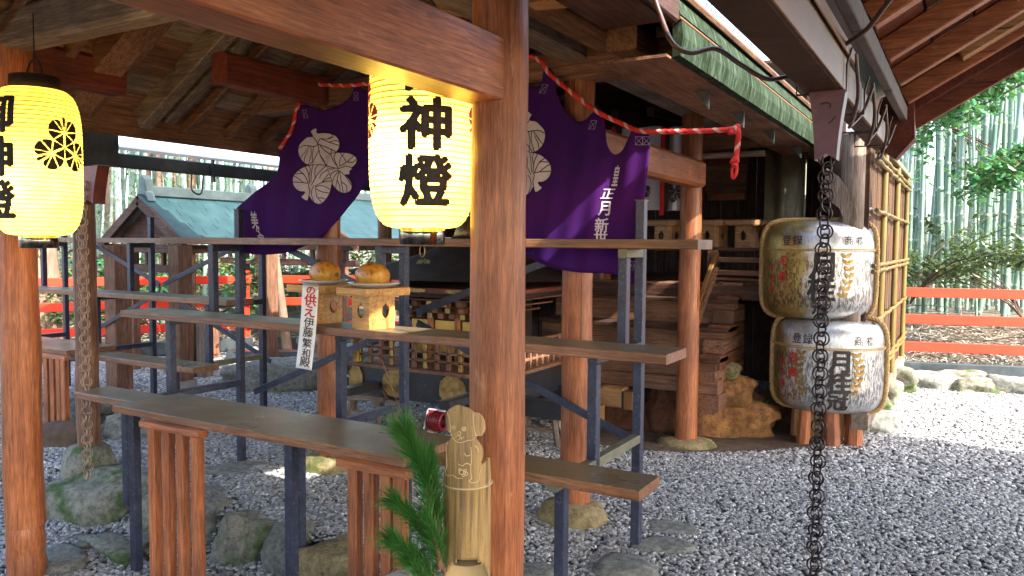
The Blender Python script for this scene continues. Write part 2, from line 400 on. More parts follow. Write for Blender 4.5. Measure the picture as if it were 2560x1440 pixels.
def sheet(mb, bm, fn, thick=0):
    """fn(x, y, t) maps flat coordinates and a depth t to the place"""
    bm.verts.ensure_lookup_table(); bm.verts.index_update(); n = len(bm.verts)
    vs = [fn(v.co.x, v.co.y, v.co.z) for v in bm.verts]; fs = [tuple(v.index for v in f.verts) for f in bm.faces]
    if thick:
        vs += [fn(v.co.x, v.co.y, thick) for v in bm.verts]; fs += [tuple(i+n for i in f[::-1]) for f in fs[:]]
        fs += [(e.verts[0].index, e.verts[1].index, e.verts[1].index+n, e.verts[0].index+n) for e in bm.edges if len(e.link_faces) == 1]
    mb.add(vs, fs); bm.free(); return mb
_tc = bpy.data.curves.new('t', 'FONT'); _to = bpy.data.objects.new('t', _tc)
def text_bm(ch, bold=.0, wdt=1.0):
    """one character as a flat bmesh centred on 0,0 with height 1"""
    _tc.body = ch; _tc.size = 1; _tc.resolution_u = 3
    COL.objects.link(_to)
    dg = bpy.context.evaluated_depsgraph_get(); dg.update()
    me = bpy.data.meshes.new_from_object(_to.evaluated_get(dg)); COL.objects.unlink(_to)
    bm = bmesh.new(); bm.from_mesh(me); bpy.data.meshes.remove(me)
    xs = [v.co.x for v in bm.verts]; ys = [v.co.y for v in bm.verts]
    cx = (min(xs)+max(xs))/2; cy = .38
    for v in bm.verts: v.co.x = (v.co.x-cx)*wdt; v.co.y = v.co.y-cy; v.co.z = 0
    if bold:                                                                # thicker brush strokes: the sign laid over itself, slightly shifted
        base = bm.copy(); me = bpy.data.meshes.new('tmp'); base.to_mesh(me)
        for k, (a, b) in enumerate(((1, 0), (-1, 0), (0, 1), (0, -1), (.7, .7), (-.7, -.7))):
            n0 = len(bm.verts); bm.from_mesh(me); bm.verts.ensure_lookup_table()
            for v in bm.verts[n0:]: v.co.x += a*bold; v.co.y += b*bold*.8; v.co.z = (k+1)*.00012
        base.free(); bpy.data.meshes.remove(me)
    return bm

# ------------------------------------------------------------------ the ground
def hgt(x, y):
    def ss(a, b, t): t = max(0, min(1, (t-a)/(b-a))); return t*t*(3-2*t)
    low = -.20*(1-ss(2.55, 2.72, y))*(1-ss(-2.45, -2.05, x))*ss(-5.4, -4.9, x)
    return low+.012*mnoise.noise(Vector((x*1.3, y*1.3, 0)))
def fence_beyond(x, y):                                                        # how far behind the fences a point lies
    a = (y-9.35)-.28*(x+.6); b = -(x+9.35)+.0*y
    return max(a, b)
def terrain(xs, ys, hf):
    vs = [(x, y, hf(x, y)) for y in ys for x in xs]; n = len(xs)
    fs = [(j*n+i, j*n+i+1, (j+1)*n+i+1, (j+1)*n+i) for j in range(len(ys)-1) for i in range(n-1)]
    return vs, fs
def gh(x, y):
    e = max(0, fence_beyond(x, y)-.2)
    return hgt(x, y)-.02+min(.45, e*.16)+(.10*mnoise.noise(Vector((x*.8, y*.8, 3))) if e > 0 else 0)
near = list(np.arange(-16, 10, .22)); out_a = [-400, -150, -60, -30, -20]; out_b = [12, 16, 25, 45, 90, 200, 400]
xs = out_a+near+out_b; ys = [-400, -100, -30, -12, -6]+list(np.arange(-4, 20, .22))+[22, 27, 36, 60, 130, 400]
m = MB(); m.add(*terrain(xs, ys, gh), True); struct('ground', m, 'litterground')
m = MB(); m.add(*terrain(list(np.arange(-9.4, 5, .09)), list(np.arange(1.2, 9.3, .09)), lambda x, y: hgt(x, y)), True)
struct('gravel_court', m, 'gravelbase')
m = MB()                                                                      # bare earth round the big rocks and under the shrine
for (x0, x1, y0, y1) in ((-3.4, -.8, 5.05, 7.4),):
    vs = []; k = 26; c = ((x0+x1)/2, (y0+y1)/2)
    for i in range(k):
        a = 2*PI*i/k; rr = 1+.16*mnoise.noise(Vector((math.cos(a)*1.6, math.sin(a)*1.6, c[0])))
        x = c[0]+math.cos(a)*(x1-x0)/2*rr*1.05; y = c[1]+math.sin(a)*(y1-y0)/2*rr*1.05; vs.append((x, y, hgt(x, y)+.016))
    m.add(vs, [tuple(range(k))])
struct('earth_patch', m, 'earth')

def pebble_stuff(name, x0, x1, y0, y1, step, dens, size, keep):
    m = MB(); xs = list(np.arange(x0, x1, step)); ys = list(np.arange(y0, y1, step))
    vs, fs = terrain(xs, ys, lambda x, y: hgt(x, y)+.004)
    fs = [f for f in fs if keep(vs[f[0]][0], vs[f[0]][1])]
    m.add(vs, fs)
    o = tag(m.build(name, 'pebble'), kind='stuff')
    ng = bpy.data.node_groups.new(name+'_scatter', 'GeometryNodeTree')
    ng.interface.new_socket('Geometry', in_out='INPUT', socket_type='NodeSocketGeometry')
    ng.interface.new_socket('Geometry', in_out='OUTPUT', socket_type='NodeSocketGeometry')
    N = ng.nodes; L = ng.links
    gi = N.new('NodeGroupInput'); go = N.new('NodeGroupOutput')
    dp = N.new('GeometryNodeDistributePointsOnFaces'); dp.inputs['Density'].default_value = dens
    ic = N.new('GeometryNodeMeshIcoSphere'); ic.inputs['Radius'].default_value = 1; ic.inputs['Subdivisions'].default_value = 2
    sp = N.new('GeometryNodeSetPosition'); nz = N.new('ShaderNodeTexNoise'); nz.inputs['Scale'].default_value = .9
    vm = N.new('ShaderNodeVectorMath'); vm.operation = 'SUBTRACT'; vm.inputs[1].default_value = (.5, .5, .5)
    vs_ = N.new('ShaderNodeVectorMath'); vs_.operation = 'SCALE'; vs_.inputs['Scale'].default_value = 1.3
    L.new(nz.outputs['Color'], vm.inputs[0]); L.new(vm.outputs[0], vs_.inputs[0]); L.new(vs_.outputs[0], sp.inputs['Offset'])
    L.new(ic.outputs['Mesh'], sp.inputs['Geometry'])
    sh = N.new('GeometryNodeSetMaterial'); sh.inputs['Material'].default_value = MT['pebble']; L.new(sp.outputs[0], sh.inputs[0])
    iop = N.new('GeometryNodeInstanceOnPoints'); L.new(gi.outputs[0], dp.inputs['Mesh']); L.new(dp.outputs['Points'], iop.inputs['Points'])
    L.new(sh.outputs[0], iop.inputs['Instance'])
    r = N.new('FunctionNodeRandomValue'); r.data_type = 'FLOAT_VECTOR'
    r.inputs[0].default_value = (-.45, -.45, 0); r.inputs[1].default_value = (.45, .45, 6.28)
    e2r = N.new('FunctionNodeEulerToRotation'); L.new(r.outputs[0], e2r.inputs[0]); L.new(e2r.outputs[0], iop.inputs['Rotation'])
    s = N.new('FunctionNodeRandomValue'); s.data_type = 'FLOAT_VECTOR'
    s.inputs[0].default_value = (size*.55, size*.42, size*.3); s.inputs[1].default_value = (size*1.25, size*.9, size*.6)
    L.new(s.outputs[0], iop.inputs['Scale']); L.new(iop.outputs[0], go.inputs[0])
    md = o.modifiers.new('scatter', 'NODES'); md.node_group = ng
    return o
def inview(x, y, mrg=.5):
    v = Vector((x, y, 0))-CP; D = v.dot(CF)
    if D < 1: return False
    return abs(v.dot(CR)/D) < 1280/F*1.0+mrg/D and v.dot(CU)/D > -720/F-mrg/D*.6
bare = lambda x, y: ((x+2.1)/1.25)**2+((y-6.25)/1.15)**2 < 1
pebble_stuff('gravel', -5.6, 1.6, 1.7, 5.25, .1, 3900, .0150, lambda x, y: inview(x, y))
pebble_stuff('gravel', -9.3, 4.6, 2.6, 9.25, .1, 1900, .0195, lambda x, y: inview(x, y) and not (-5.55 < x < 1.5 and y < 5.15) and not bare(x, y) and not (x < -5 and (y-9.3) > .28*(x+.6)))

# ------------------------------------------------------------------ rocks and stones
def rock(name, label, c, rad, mat, seed, group=None, rz=0, **k):
    k.setdefault('sub', 4)
    m = MB(); m.rock((0, 0, 0), rad, seed, **k)
    cz, s = math.cos(rz), math.sin(rz); m.v = [(x*cz-y*s+c[0], x*s+y*cz+c[1], z+c[2]) for x, y, z in m.v]
    return single(name, m, mat, label, 'rock', group)
RG = 'rocks edging the raised gravel'
rock('edging_rock', 'large mossy rock at the foot of the left rain chain, leftmost of the edging rocks', (-4.38, 2.72, -.16), (.46, .27, .22), 'mossy', 1, RG, .15)
rock('edging_rock', 'rounded mossy rock just behind the first table leg, right of the rain chain rock', (-3.86, 2.70, -.11), (.17, .14, .15), 'mossy', 2, RG)
rock('edging_rock', 'grey green rock seen right behind the left slats, left of the ochre block', (-3.48, 2.72, -.12), (.20, .16, .17), 'stone', 3, RG, .1, boxy=.9, amp=.15)
rock('edging_rock', 'squarish ochre and green block between the left slats and the middle table leg', (-3.11, 2.67, -.12), (.18, .14, .16), 'mossy', 4, RG, .1, boxy=1.0, amp=.13)
rock('edging_rock', 'cracked grey block directly behind the middle table leg', (-2.78, 2.68, -.12), (.165, .14, .16), 'stone', 5, RG, boxy=.9, amp=.16)
rock('edging_rock', 'pale yellowish block left of the right slats, last of the edging rocks', (-2.46, 2.66, -.13), (.17, .14, .165), 'yellowstone', 6, RG, boxy=.9, amp=.16)
for i, (p, s, mt, lb) in enumerate((
    ((150, 1405), (.17, .10, .05), 'stone', 'flat dark slab at the bottom left edge beside the left post'),
    ((295, 1375), (.26, .09, .05), 'mossy', 'flat stone carrying the foot of the left table leg'),
    ((350, 1355), (.10, .07, .04), 'stone', 'small flat slate right of the left table leg foot'),
    ((200, 1370), (.05, .04, .035), 'stone', 'small grey cobble left of the left table leg foot'))):
    c = W(*p, Z=-.19); rock('flat_stone', lb, (c.x, c.y, -.185), s, mt, 10+i, 'flat stones set in the lower gravel', -.2, sub=3, flat=.5)
for i, (p, s, mt, lb) in enumerate((
    ((1680, 1325), (.15, .10, .035), 'stone', 'flat grey slab in the gravel behind the right end of the lowest shelf'),
    ((1650, 1368), (.17, .11, .04), 'stone', 'flat grey slab touching the foot plate of the right stand leg'),
    ((1560, 1425), (.15, .11, .06), 'stone', 'round topped grey stone at the bottom edge right of the steel leg'),
    ((1330, 1436), (.12, .08, .03), 'stone', 'dark flat stone at the bottom edge behind the front post'),
    ((580, 1180), (.22, .10, .03), 'stone', 'flat slab under the left rear leg of the stand'),
    ((640, 1165), (.20, .08, .03), 'mossy', 'flat slab right of the left rear leg of the stand'),
    ((515, 1230), (.12, .07, .05), 'stone', 'dark angular stone just behind the left slats'))):
    c = W(*p, Z=0); rock('flat_stone', lb, (c.x, c.y, .0), s, mt, 20+i, 'flat stones set level with the gravel', .4, sub=3, flat=.5)
m = MB(); c = W(1005, 1400, Y=2.2); m.rock((c.x, c.y, .02), (.13, .1, .2), 41)
single('upright_stone', m, 'concrete', 'pale rounded stone behind the pine branch by the right slats', 'rock')
# rocks along the far side and round the shrine
for i, (px, py, s, mt, lb, cat) in enumerate((
    (2320, 975, (.26, .16, .13), 'stone', 'grey boulder before the right fence, nearest the bamboo wall', 0),
    (2385, 972, (.24, .15, .12), 'mossy', 'low green grey boulder second from the bamboo wall before the right fence', 0),
    (2440, 985, (.22, .16, .12), 'mossy', 'green grey boulder third from the bamboo wall before the right fence', 0),
    (2530, 990, (.27, .17, .14), 'stone', 'pale purple grey boulder at the right edge before the fence', 0),
    (1800, 1100, (.36, .26, .20), 'orangestone', 'tall rusty orange boulder beside the right shrine post', 1),
    (1868, 1060, (.11, .10, .12), 'orangestone', 'small rusty rock leaning on the right of the tall orange boulder', 1),
    (1832, 968, (.17, .13, .11), 'orangestone', 'ochre rock resting on top of the tall orange boulder', 2),
    (1815, 925, (.11, .09, .06), 'yellowstone', 'small pale rock at the top of the pile beside the stairs', 3),
    (1670, 1095, (.20, .12, .27), 'redstone', 'dark red stone block left of the right shrine post', 1),
    (1740, 1080, (.15, .12, .26), 'redstone', 'dark red stone block half hidden by the right shrine post', 1),
    (1905, 1045, (.13, .12, .13), 'stone', 'grey green rock with a bamboo tube end above it', 1),
    (1960, 1065, (.24, .16, .15), 'redstone', 'low brown grey block left of the barrel stumps', 1),
    (2115, 1085, (.16, .13, .15), 'stone', 'dark rock right behind the barrel stumps', 1),
    (2172, 1085, (.20, .14, .10), 'stone', 'dark grey squared stone at the foot of the bamboo wall corner', 1),
    (2165, 1035, (.24, .16, .15), 'mossy', 'green mossy rock right under the near end of the bamboo wall', 4),
    (2200, 1010, (.18, .18, .17), 'mossy', 'green mossy rock under the middle of the bamboo wall', 4),
    (2228, 975, (.20, .22, .16), 'mossy', 'green mossy rock under the far end of the bamboo wall', 4))):
    z = {0: .04, 1: s[2]*.6, 2: .68, 3: .93, 4: .10}[cat]
    c = W(px, py, Z=z) if cat in (2, 3) else W(px, py, Z=0)
    if cat == 2: c = W(px, py, D=5.75); z = c.z
    if cat == 3: c = W(px, py, D=5.75); z = c.z
    rock('boulder', lb, (c.x, c.y+(s[1] if cat in (1, 0) else .0), z), s, mt, 50+i, 'boulders round the shrine' if cat else 'boulders before the right fence', .2*(i % 3), amp=.28)
for i, (px, py, s, lb) in enumerate(((700, 945, (.42, .3, .2), 'broad grey boulder behind the rear stand leg, left of the round post'), (845, 890, (.45, .35, .26), 'rounded grey boulder right of the white paper strip'),
    (935, 905, (.75, .4, .22), 'long smooth blue grey boulder seen below the middle shelf'), (965, 868, (.45, .3, .25), 'rough dark boulder behind the long smooth one'),
    (620, 930, (.25, .2, .15), 'small boulder left of the square post'), (735, 915, (.3, .2, .12), 'low flat boulder half behind the round post'))):
    c = W(px, py+25, Z=0); rock('garden_boulder', lb, (c.x, c.y, s[2]*.5), s, 'stone', 80+i, 'garden boulders in the far gravel', .5, amp=.2)
for i, (px, py, s, lb) in enumerate(((100, 1120, (.2, .15, .12), 'dark rock under the slats of the far left table'), (290, 1100, (.22, .16, .14), 'grey rock behind the first table leg'), (350, 1095, (.2, .15, .10), 'low grey rock behind the left slats'), (150, 1060, (.26, .2, .12), 'dark rock left of the left round post foot'))):
    c = W(px, py, Z=0); rock('garden_boulder', lb, (c.x, c.y+.15, s[2]*.4), s, 'stone' if i % 2 else 'earth', 90+i, 'rocks behind the left end of the lowest shelf', .5)

# ------------------------------------------------------------------ pavilion over the stands
A = thing('open_pavilion', 'dark roofed open timber pavilion with orange round posts over the stepped shelves', 'pavilion', (-2.5, 2.7, 0))
def post(par, x, y, z0, z1, r, mat='orangeZ', name='post', taper=.96):
    m = MB(); k = 9; pts = [(x+.003*math.sin(i*1.9+x), y+.003*math.cos(i*2.3), z0+(z1-z0)*i/(k-1)) for i in range(k)]
    m.tube(pts, [r*(1+(taper-1)*i/(k-1))*(1+.012*math.sin(i*2.1+x*3)) for i in range(k)], 28); return m.build(name, mat, par)
def basestone(par, x, y, rx, ry, z0, z1, mat, seed):
    m = MB(); vs = []
    prof = [(1.12, z0-.12), (1.08, z0+(z1-z0)*.15), (1.0, z0+(z1-z0)*.5), (.9, z0+(z1-z0)*.8), (.74, z1-.006), (.45, z1), (.05, z1+.004)]
    n = 26
    for r, z in prof:
        for k in range(n):
            a = 2*PI*k/n; d = 1+.10*mnoise.noise(Vector((math.cos(a)*1.4, math.sin(a)*1.4, seed+z*2)))
            vs.append((x+rx*r*d*math.cos(a), y+ry*r*d*math.sin(a), z+.01*mnoise.noise(Vector((a, z*5, seed)))))
    m.add(vs, [(i*n+k, i*n+(k+1) % n, (i+1)*n+(k+1) % n, (i+1)*n+k) for i in range(len(prof)-1) for k in range(n)], True)
    return m.build('base_stone', mat, par)
PF = (-1.187, 1.95)
post(A, *PF, .03, 3.0, .083)
post(A, -3.81, 1.97, -.24, .052, .0845)
post(A, -3.81, 1.97, .056, 2.3, .084)
post(A, -1.69, 3.545, .09, 2.29, .078)
post(A, -3.36, 3.535, .09, 2.21, .072)
post(A, -1.66, 5.27, .05, 2.29, .075)
post(A, -3.36, 5.3, .05, 2.4, .075)
basestone(A, -1.69, 3.53, .17, .15, 0, .10, 'yellowstone', 1); basestone(A, -3.36, 3.52, .17, .14, 0, .10, 'yellowstone', 2)
basestone(A, -1.66, 5.27, .20, .15, 0, .06, 'yellowstone', 3); basestone(A, PF[0], PF[1], .2, .18, -.02, .04, 'stone', 4); basestone(A, -3.36, 5.3, .2, .15, 0, .06, 'stone', 5)
def beam(par, x0, x1, y0, y1, z0, z1, mat, name='beam', c=.008, lab=None):
    m = MB().box(x0, x1, y0, y1, z0, z1, c); o = m.build(name, mat, par)
    if lab: o['label'] = lab
    return o
beam(A, -1.255, -1.135, -1.2, 1.93, 1.80, 1.975, 'orangeY', 'tie_beam', .006)          # the big orange beam in the foreground
beam(A, -1.66, -1.54, 3.5, 5.20, 1.79, 1.965, 'orangeY', 'tie_beam', .02)
beam(A, -4.0, -1.1, 1.90, 2.03, 2.26, 2.43, 'greyX', 'tie_beam', .02)
beam(A, -3.9, -1.1, 3.47, 3.59, 2.20, 2.35, 'brownX', 'tie_beam')
beam(A, -3.92, -3.79, 1.9, 2.52, 2.155, 2.33, 'redbrown', 'beam_end', .02)
beam(A, -3.41, -3.29, 2.74, 5.3, 2.21, 2.37, 'redbrown', 'tie_beam', .015)
beam(A, -1.76, -1.62, 1.9, 8.0, 2.29, 2.43, 'greyY', 'wall_plate', .012)
beam(A, -1.56, -1.40, .8, 3.82, 2.31, 2.52, 'brownY', 'tie_beam', .01)
beam(A, -1.40, -1.26, 3.2, 8.0, 2.24, 2.34, 'brownY', 'eave_purlin')
beam(A, -2.58, -2.44, -5, 8.8, 2.90, 3.12, 'brownY', 'ridge_beam')
beam(A, -3.93, -3.80, -5, 8.8, 2.33, 2.46, 'brownY', 'wall_plate')
for y in (2.1, 3.53):                                                         # short struts up to the ridge
    beam(A, -2.57, -2.45, y-.05, y+.05, 2.35, 3.0, 'brownZ', 'ridge_strut')
m = MB().bar((-3.3, 1.965, 2.42), (-2.62, 1.965, 3.0), .09, .11); m.build('diagonal_brace', 'brownX', A)
m = MB().bar((-2.4, 1.965, 3.0), (-1.7, 1.965, 2.42), .09, .11); m.build('diagonal_brace', 'brownX', A)
TN = math.tan(math.radians(30)); NL = Vector((-.5, 0, .866)); NR = Vector((.5, 0, .866))
zl = lambda x: 2.045+(x+4.2)*.60                                                # underside of the left slope
NL = Vector((-.6, 0, 1)).normalized(); NR = Vector((.6, 0, 1)).normalized()
zr = lambda x: 2.28+(-1.0-x)*.60
def rafterL(y, w=.046, h=.06, x0=-4.18, x1=-2.5, mat='brownX'):
    m = MB().bar((x0, y, zl(x0)+.03), (x1, y, zl(x1)+.03), w, h, NL, .006); m.build('rafter', mat, A)
for i in range(44):
    y = -4.9+i*.31
    if 2.8 < y < 3.0: continue
    if y < 8.8: rafterL(y)
rafterL(2.86, .085, .12, -4.16, -2.5, 'greyX'); rafterL(2.98, .07, .10, -4.1, -2.5, 'greyX'); rafterL(2.42, .15, .14, -4.1)
for i in range(13):                                                            # roof boards lying along the eave, each one lapping the next
    x0 = -4.2+i*.135; x1 = x0+.15
    m = MB().bar(((x0+x1)/2, -5, zl((x0+x1)/2)+.10+.006*(i % 2)), ((x0+x1)/2, 8.85, zl((x0+x1)/2)+.10+.006*(i % 2)), .165, .02, NL, .002); m.build('roof_board', 'greyY' if i % 3 == 1 else 'brownY', A)
beam(A, -4.235, -4.185, -5, 8.8, 2.00, 2.17, 'brownY', 'fascia', .006)
for i in range(44):
    y = -4.9+i*.31
    x0, x1 = -2.5, -1.08
    m = MB().bar((x0, y, zr(x0)+.03), (x1, y, zr(x1)+.03), .06, .08, NR, .006); m.build('rafter', 'brownX', A)
for i in range(11):
    x = -2.44+i*.138
    m = MB().bar((x, -5, zr(x)+.10+.006*(i % 2)), (x, 8.8, zr(x)+.10+.006*(i % 2)), .165, .02, NR, .002); m.build('roof_board', 'brownY', A)
m = MB()                                                                       # roof covering
m.prism([(-2.48, -5.1, 3.22), (-4.25, -5.1, 2.17), (-4.25, 8.9, 2.17), (-2.48, 8.9, 3.22)], (0, 0, .12))
m.prism([(-2.48, -5.1, 3.26), (-1.04, -5.1, 2.395), (-1.04, 8.9, 2.395), (-2.48, 8.9, 3.26)], (0, 0, .05))
m.build('roof', 'ridgemetal', A)
# dark boxed verge in front of the copper eave
beam(A, -1.27, -1.02, 2.45, 2.86, 2.24, 2.44, 'darkY', 'verge_board'); beam(A, -1.02, -.985, -5, 2.93, 2.25, 2.47, 'darkY', 'fascia')
m = MB().prism([(-1.9, 2.62, 2.34), (-1.35, 2.62, 2.30), (-1.35, 2.62, 2.44), (-1.9, 2.62, 2.44)], (0, .1, 0)); m.build('beam_end', 'paleX', A)
# copper edged eave with its gutter
E_ = thing('copper_eave', 'green verdigris copper eave gutter with dark seams running along the shrine roof', 'gutter', (-1.0, 2.95, 2.1))
ylist = [2.95+i*.36 for i in range(17)]
for i in range(16):
    y0, y1 = ylist[i], ylist[i+1]-.006; o = .0016*(i % 2)
    m = MB(); x0 = -.985+o
    sec = [(x0-.03, 2.125), (x0, 2.13), (x0+.012, 2.20), (x0+.004, 2.262), (x0-.03, 2.262)]
    m.prism([(a, y0, b) for a, b in sec], (0, y1-y0, 0)); m.build('gutter_plate', 'copperG', E_)
for i in range(24):
    y0 = 2.95+i*.24
    m = MB(); m.prism([(-1.0, y0, 2.275), (-1.03, y0, 2.378), (-1.018, y0, 2.382), (-.985, y0, 2.285)], (0, .234, 0)); m.build('eave_shingle', 'copperG', E_)
MB().tube([(-.985, 2.93, 2.268), (-.985, 8.8, 2.268)], .007, 8).build('gutter_rim', 'guttan', E_)
MB().box(-1.035, -.99, 2.93, 8.8, 2.383, 2.398, .003).build('roof_edge', 'guttan', E_)
MB().box(-1.30, -1.02, 2.9, 8.8, 2.118, 2.130, .002).build('soffit_board', 'brownY', E_)
for y in (3.6, 4.25, 5.0, 5.9):
    MB().prism([(-1.13, y, 2.115), (-1.06, y, 2.115), (-1.06, y, 2.03)], (0, .012, 0)).build('gutter_bracket', 'gutdark', E_)

# ------------------------------------------------------------------ right pavilion roof
C = thing('right_pavilion_roof', 'red brown pavilion roof with sloping rafters at the upper right', 'roof', (1.0, 3.0, 2.2))
zc = lambda x: 2.25+(x+.35)*.585
NC = Vector((-.585, 0, 1)).normalized()
for y in (-4.5, -3.9, -3.3, -2.7, -2.1, -1.5, -.9, -.3, .3, .9, 1.5, 2.11, 2.72, 3.33, 3.95, 4.57, 5.17):
    m = MB().bar((-.36, y, zc(-.36)+.04), (2.2, y, zc(2.2)+.04), .075, .10, NC, .006); m.build('rafter', 'orangeX', C)
for i in range(14):
    x = -.30+i*.185
    m = MB().bar((x, -5, zc(x)+.115+.01*(i % 2)), (x, 5.45, zc(x)+.115+.01*(i % 2)), .205, .022, NC, .003); m.build('roof_board', 'sheath', C)
rr = random.Random(5)
for y in (1.5, 2.11, 2.72, 3.33, 3.95, 4.57):                                   # pale filler strips beside the rafters
    x = -.12+rr.random()*.35
    while x < 1.8:
        L = .38+.2*rr.random()
        m = MB().bar((x, y+.49, zc(x)+.055), (x+L, y+.49, zc(x+L)+.055), .11, .05, NC, .004); m.build('filler_board', 'paleX', C)
        m = MB().bar((x-.05, y+.22, zc(x-.05)+.09), (x+L-.05, y+.22, zc(x+L-.05)+.09), .20, .02, NC, .004); m.build('filler_board', 'sheath', C)
        x += L+.35+.2*rr.random()
m = MB().bar((-.42, 5.46, zc(-.42)-.01), (2.3, 5.46, zc(2.3)-.01), .05, .24, NC, .006); m.build('barge_board', 'sheath', C)
m = MB().bar((-.40, 5.39, zc(-.40)+.03), (2.3, 5.39, zc(2.3)+.03), .06, .13, NC, .006); m.build('barge_board', 'redbrown', C)
for i in range(11):
    y0 = -.6+i*.6; m = MB().box(-.385, -.345, y0, y0+.594, 2.15+.003*(i % 2), 2.235, .004); m.build('fascia_block', 'clay', C)
m = MB(); m.prism([(-1.02, -5.1, 2.56), (-.5, -5.1, 2.40), (-.5, 2.35, 2.40), (-1.02, 2.35, 2.56)], (0, 0, .02)); m.build('sun_block_sheet', 'gutdark', C)  # unseen sheet added over the near roof gap to stop sun leaking through
m = MB(); m.prism([(-.58, -5.1, 2.31), (-.58, 5.5, 2.31), (-.5, 5.5, 2.36), (-.5, -5.1, 2.36)][::-1], (0, 0, .04)); m.prism([(-.5, -5.1, 2.36), (2.2, -5.1, 3.92), (2.2, 5.5, 3.92), (-.5, 5.5, 2.36)], (0, 0, .04))
m.prism([(2.2, -5.1, 3.92), (4.9, -5.1, 2.36), (4.9, 5.5, 2.36), (2.2, 5.5, 3.92)], (0, 0, .04)); m.build('roof', 'ridgemetal', C)
for y in (0.5, 4.9):
    post(C, 3.9, y, 0, 2.7, .08)
m = MB(); m.prism([(-.49, 5.25, 2.30), (-.32, 5.25, 2.36), (-.30, 5.25, 2.05), (-.40, 5.25, 1.93), (-.52, 5.25, 2.02)], (0, .14, 0)); m.build('corner_bracket', 'redbrown', C)
G = thing('box_gutter', 'brown boxed rain gutter stepping down in sections with looping cables below the right roof', 'gutter', (-.48, 3.0, 1.97))
for i, (y0, y1, xa, xb, za, zb) in enumerate(((-1, 3.19, -.545, -.408, 1.965, 2.10), (3.194, 3.75, -.535, -.43, 1.985, 2.10), (3.754, 4.35, -.525, -.43, 1.985, 2.085), (4.354, 5.0, -.52, -.425, 1.975, 2.075))):
    MB().box(xa, xb-.012, y0, y1, za, zb, .003).build('gutter_box', 'gutbrown', G)
    MB().box(xb-.0105, xb, y0, y1-.002, za+.001, zb+.015, .002).build('gutter_side', 'guttan', G)
MB().box(-.556, -.547, -5, 5.4, 2.09, 2.38, .002).build('gutter_back', 'gutbrown', G)
MB().box(-.400, -.392, -1, 3.24, 2.085, 2.128, .002).build('gutter_lip', 'guttan', G)
def curve(pts, n=8):
    pts = [Vector(p) for p in pts]; out = []
    P = [pts[0]*2-pts[1]]+pts+[pts[-1]*2-pts[-2]]
    for i in range(1, len(P)-2):
        for k in range(n):
            t = k/n; a, b, c_, d = P[i-1], P[i], P[i+1], P[i+2]
            out.append(.5*((2*b)+(c_-a)*t+(2*a-5*b+4*c_-d)*t*t+(3*b-a-3*c_+d)*t**3))
    out.append(pts[-1]); return out
cb = [W(1625, -40, D=2.6), W(1648, 30, D=2.6), W(1680, 105, D=2.55), W(1725, 132, D=2.55), W(1790, 122, D=2.6), W(1850, 160, D=2.7), W(1915, 197, D=2.8), W(1965, 192, D=2.85), W(2015, 178, D=2.8), W(2060, 140, D=2.75), W(2115, 110, D=2.7), W(2165, 75, D=2.6), W(2205, 25, D=2.5), W(2240, -20, D=2.4)]
MB().tube(curve(cb), .0085, 8).build('cable', 'cable', G)
for k, (y, xw) in enumerate(((3.05, .0), (3.6, .01), (4.15, .0), (4.75, .0))):   # clips and cable loops hanging under the boxes
    pts = [(-.57+xw, y, 2.03), (-.57+xw, y, 1.957), (-.40, y, 1.957), (-.40, y, 2.05), (-.385, y, 2.11)]
    MB().tube(pts, .0045, 6).build('pipe_clip', 'chain', G)
for k in range(3):
    y = 3.2+k*.6
    MB().tube(curve([(-.39, y, 2.12), (-.385, y+.06, 1.98), (-.42, y+.2, 1.90-.01*k), (-.45, y+.38, 1.905), (-.42, y+.55, 1.99), (-.39, y+.6, 2.1)]), .0075, 7).build('cable', 'cable', G)

# rain chains and their brackets
def chain(name, label, x, y, z0, z1, r, pitch, mat, par_label=None):
    t = thing(name, label, 'rain chain', (x, y, z0))
    n = int((z1-z0)/pitch); me = None
    for i in range(n):
        if me is None:
            m = MB()
            for s in (-1, 1): m.tube([(s*r*.20+r*.80*math.cos(a), s*r*.16+s*r*.10*math.sin(a), r*.95*math.sin(a)) for a in np.linspace(0, 2*PI, 21)[:-1]], r*.125, 6, closed=True)
            o = m.build('link', mat); me = o.data
        else: o = bpy.data.objects.new('link', me); COL.objects.link(o)
        o.parent = t; o.location = (.003*math.sin(i*1.7), .002*math.cos(i*2.1), z1-z0-(i+.5)*pitch)
        o.rotation_euler = (.12*math.sin(i*2.3), .1*math.cos(i*1.3), math.radians(30)+(.38 if i % 2 else -.38)+.25*math.sin(i*3.1))
    return t
chain('rain_chain', 'dark metal ring chain hanging from the plum outlet, in front of the barrels', -.462, 3.07, .0, 1.735, .026, .033, 'chain')
chain('rain_chain', 'dusty copper ring chain hanging to the mossy rock at the left', -4.18, 2.50, .06, 1.72, .027, .040, 'chainP')
def bracketpoly(t, xc, y, z0, z1, w0, w1, mat):
    m = MB(); k = 8
    L = [(xc-(w0+(w1-w0)*(i/k)**1.5)/2, z0+(z1-z0)*i/k) for i in range(k+1)]; R = [(2*xc-a, b) for a, b in L]
    poly = L+R[::-1]+[(xc, z0+.022)]
    m.prism([(a, y, b) for a, b in poly], (0, .07, 0)); m.build('funnel', mat, t)
t = thing('gutter_funnel', 'plum coloured tapering gutter outlet with scratched marks above the right chain', 'gutter outlet', (-.46, 3.05, 1.72))
bracketpoly(t, -.462, 3.04, 1.715, 1.963, .075, .125, 'bracket')
MB().tube(curve([(-.485, 3.037, 1.915), (-.465, 3.037, 1.92), (-.45, 3.037, 1.912), (-.452, 3.037, 1.90)]), .0022, 5).build('scratch_mark', 'ink', t)
MB().tube(curve([(-.455, 3.037, 1.845), (-.445, 3.037, 1.852), (-.432, 3.037, 1.868)]), .0022, 5).build('scratch_mark', 'ink', t)
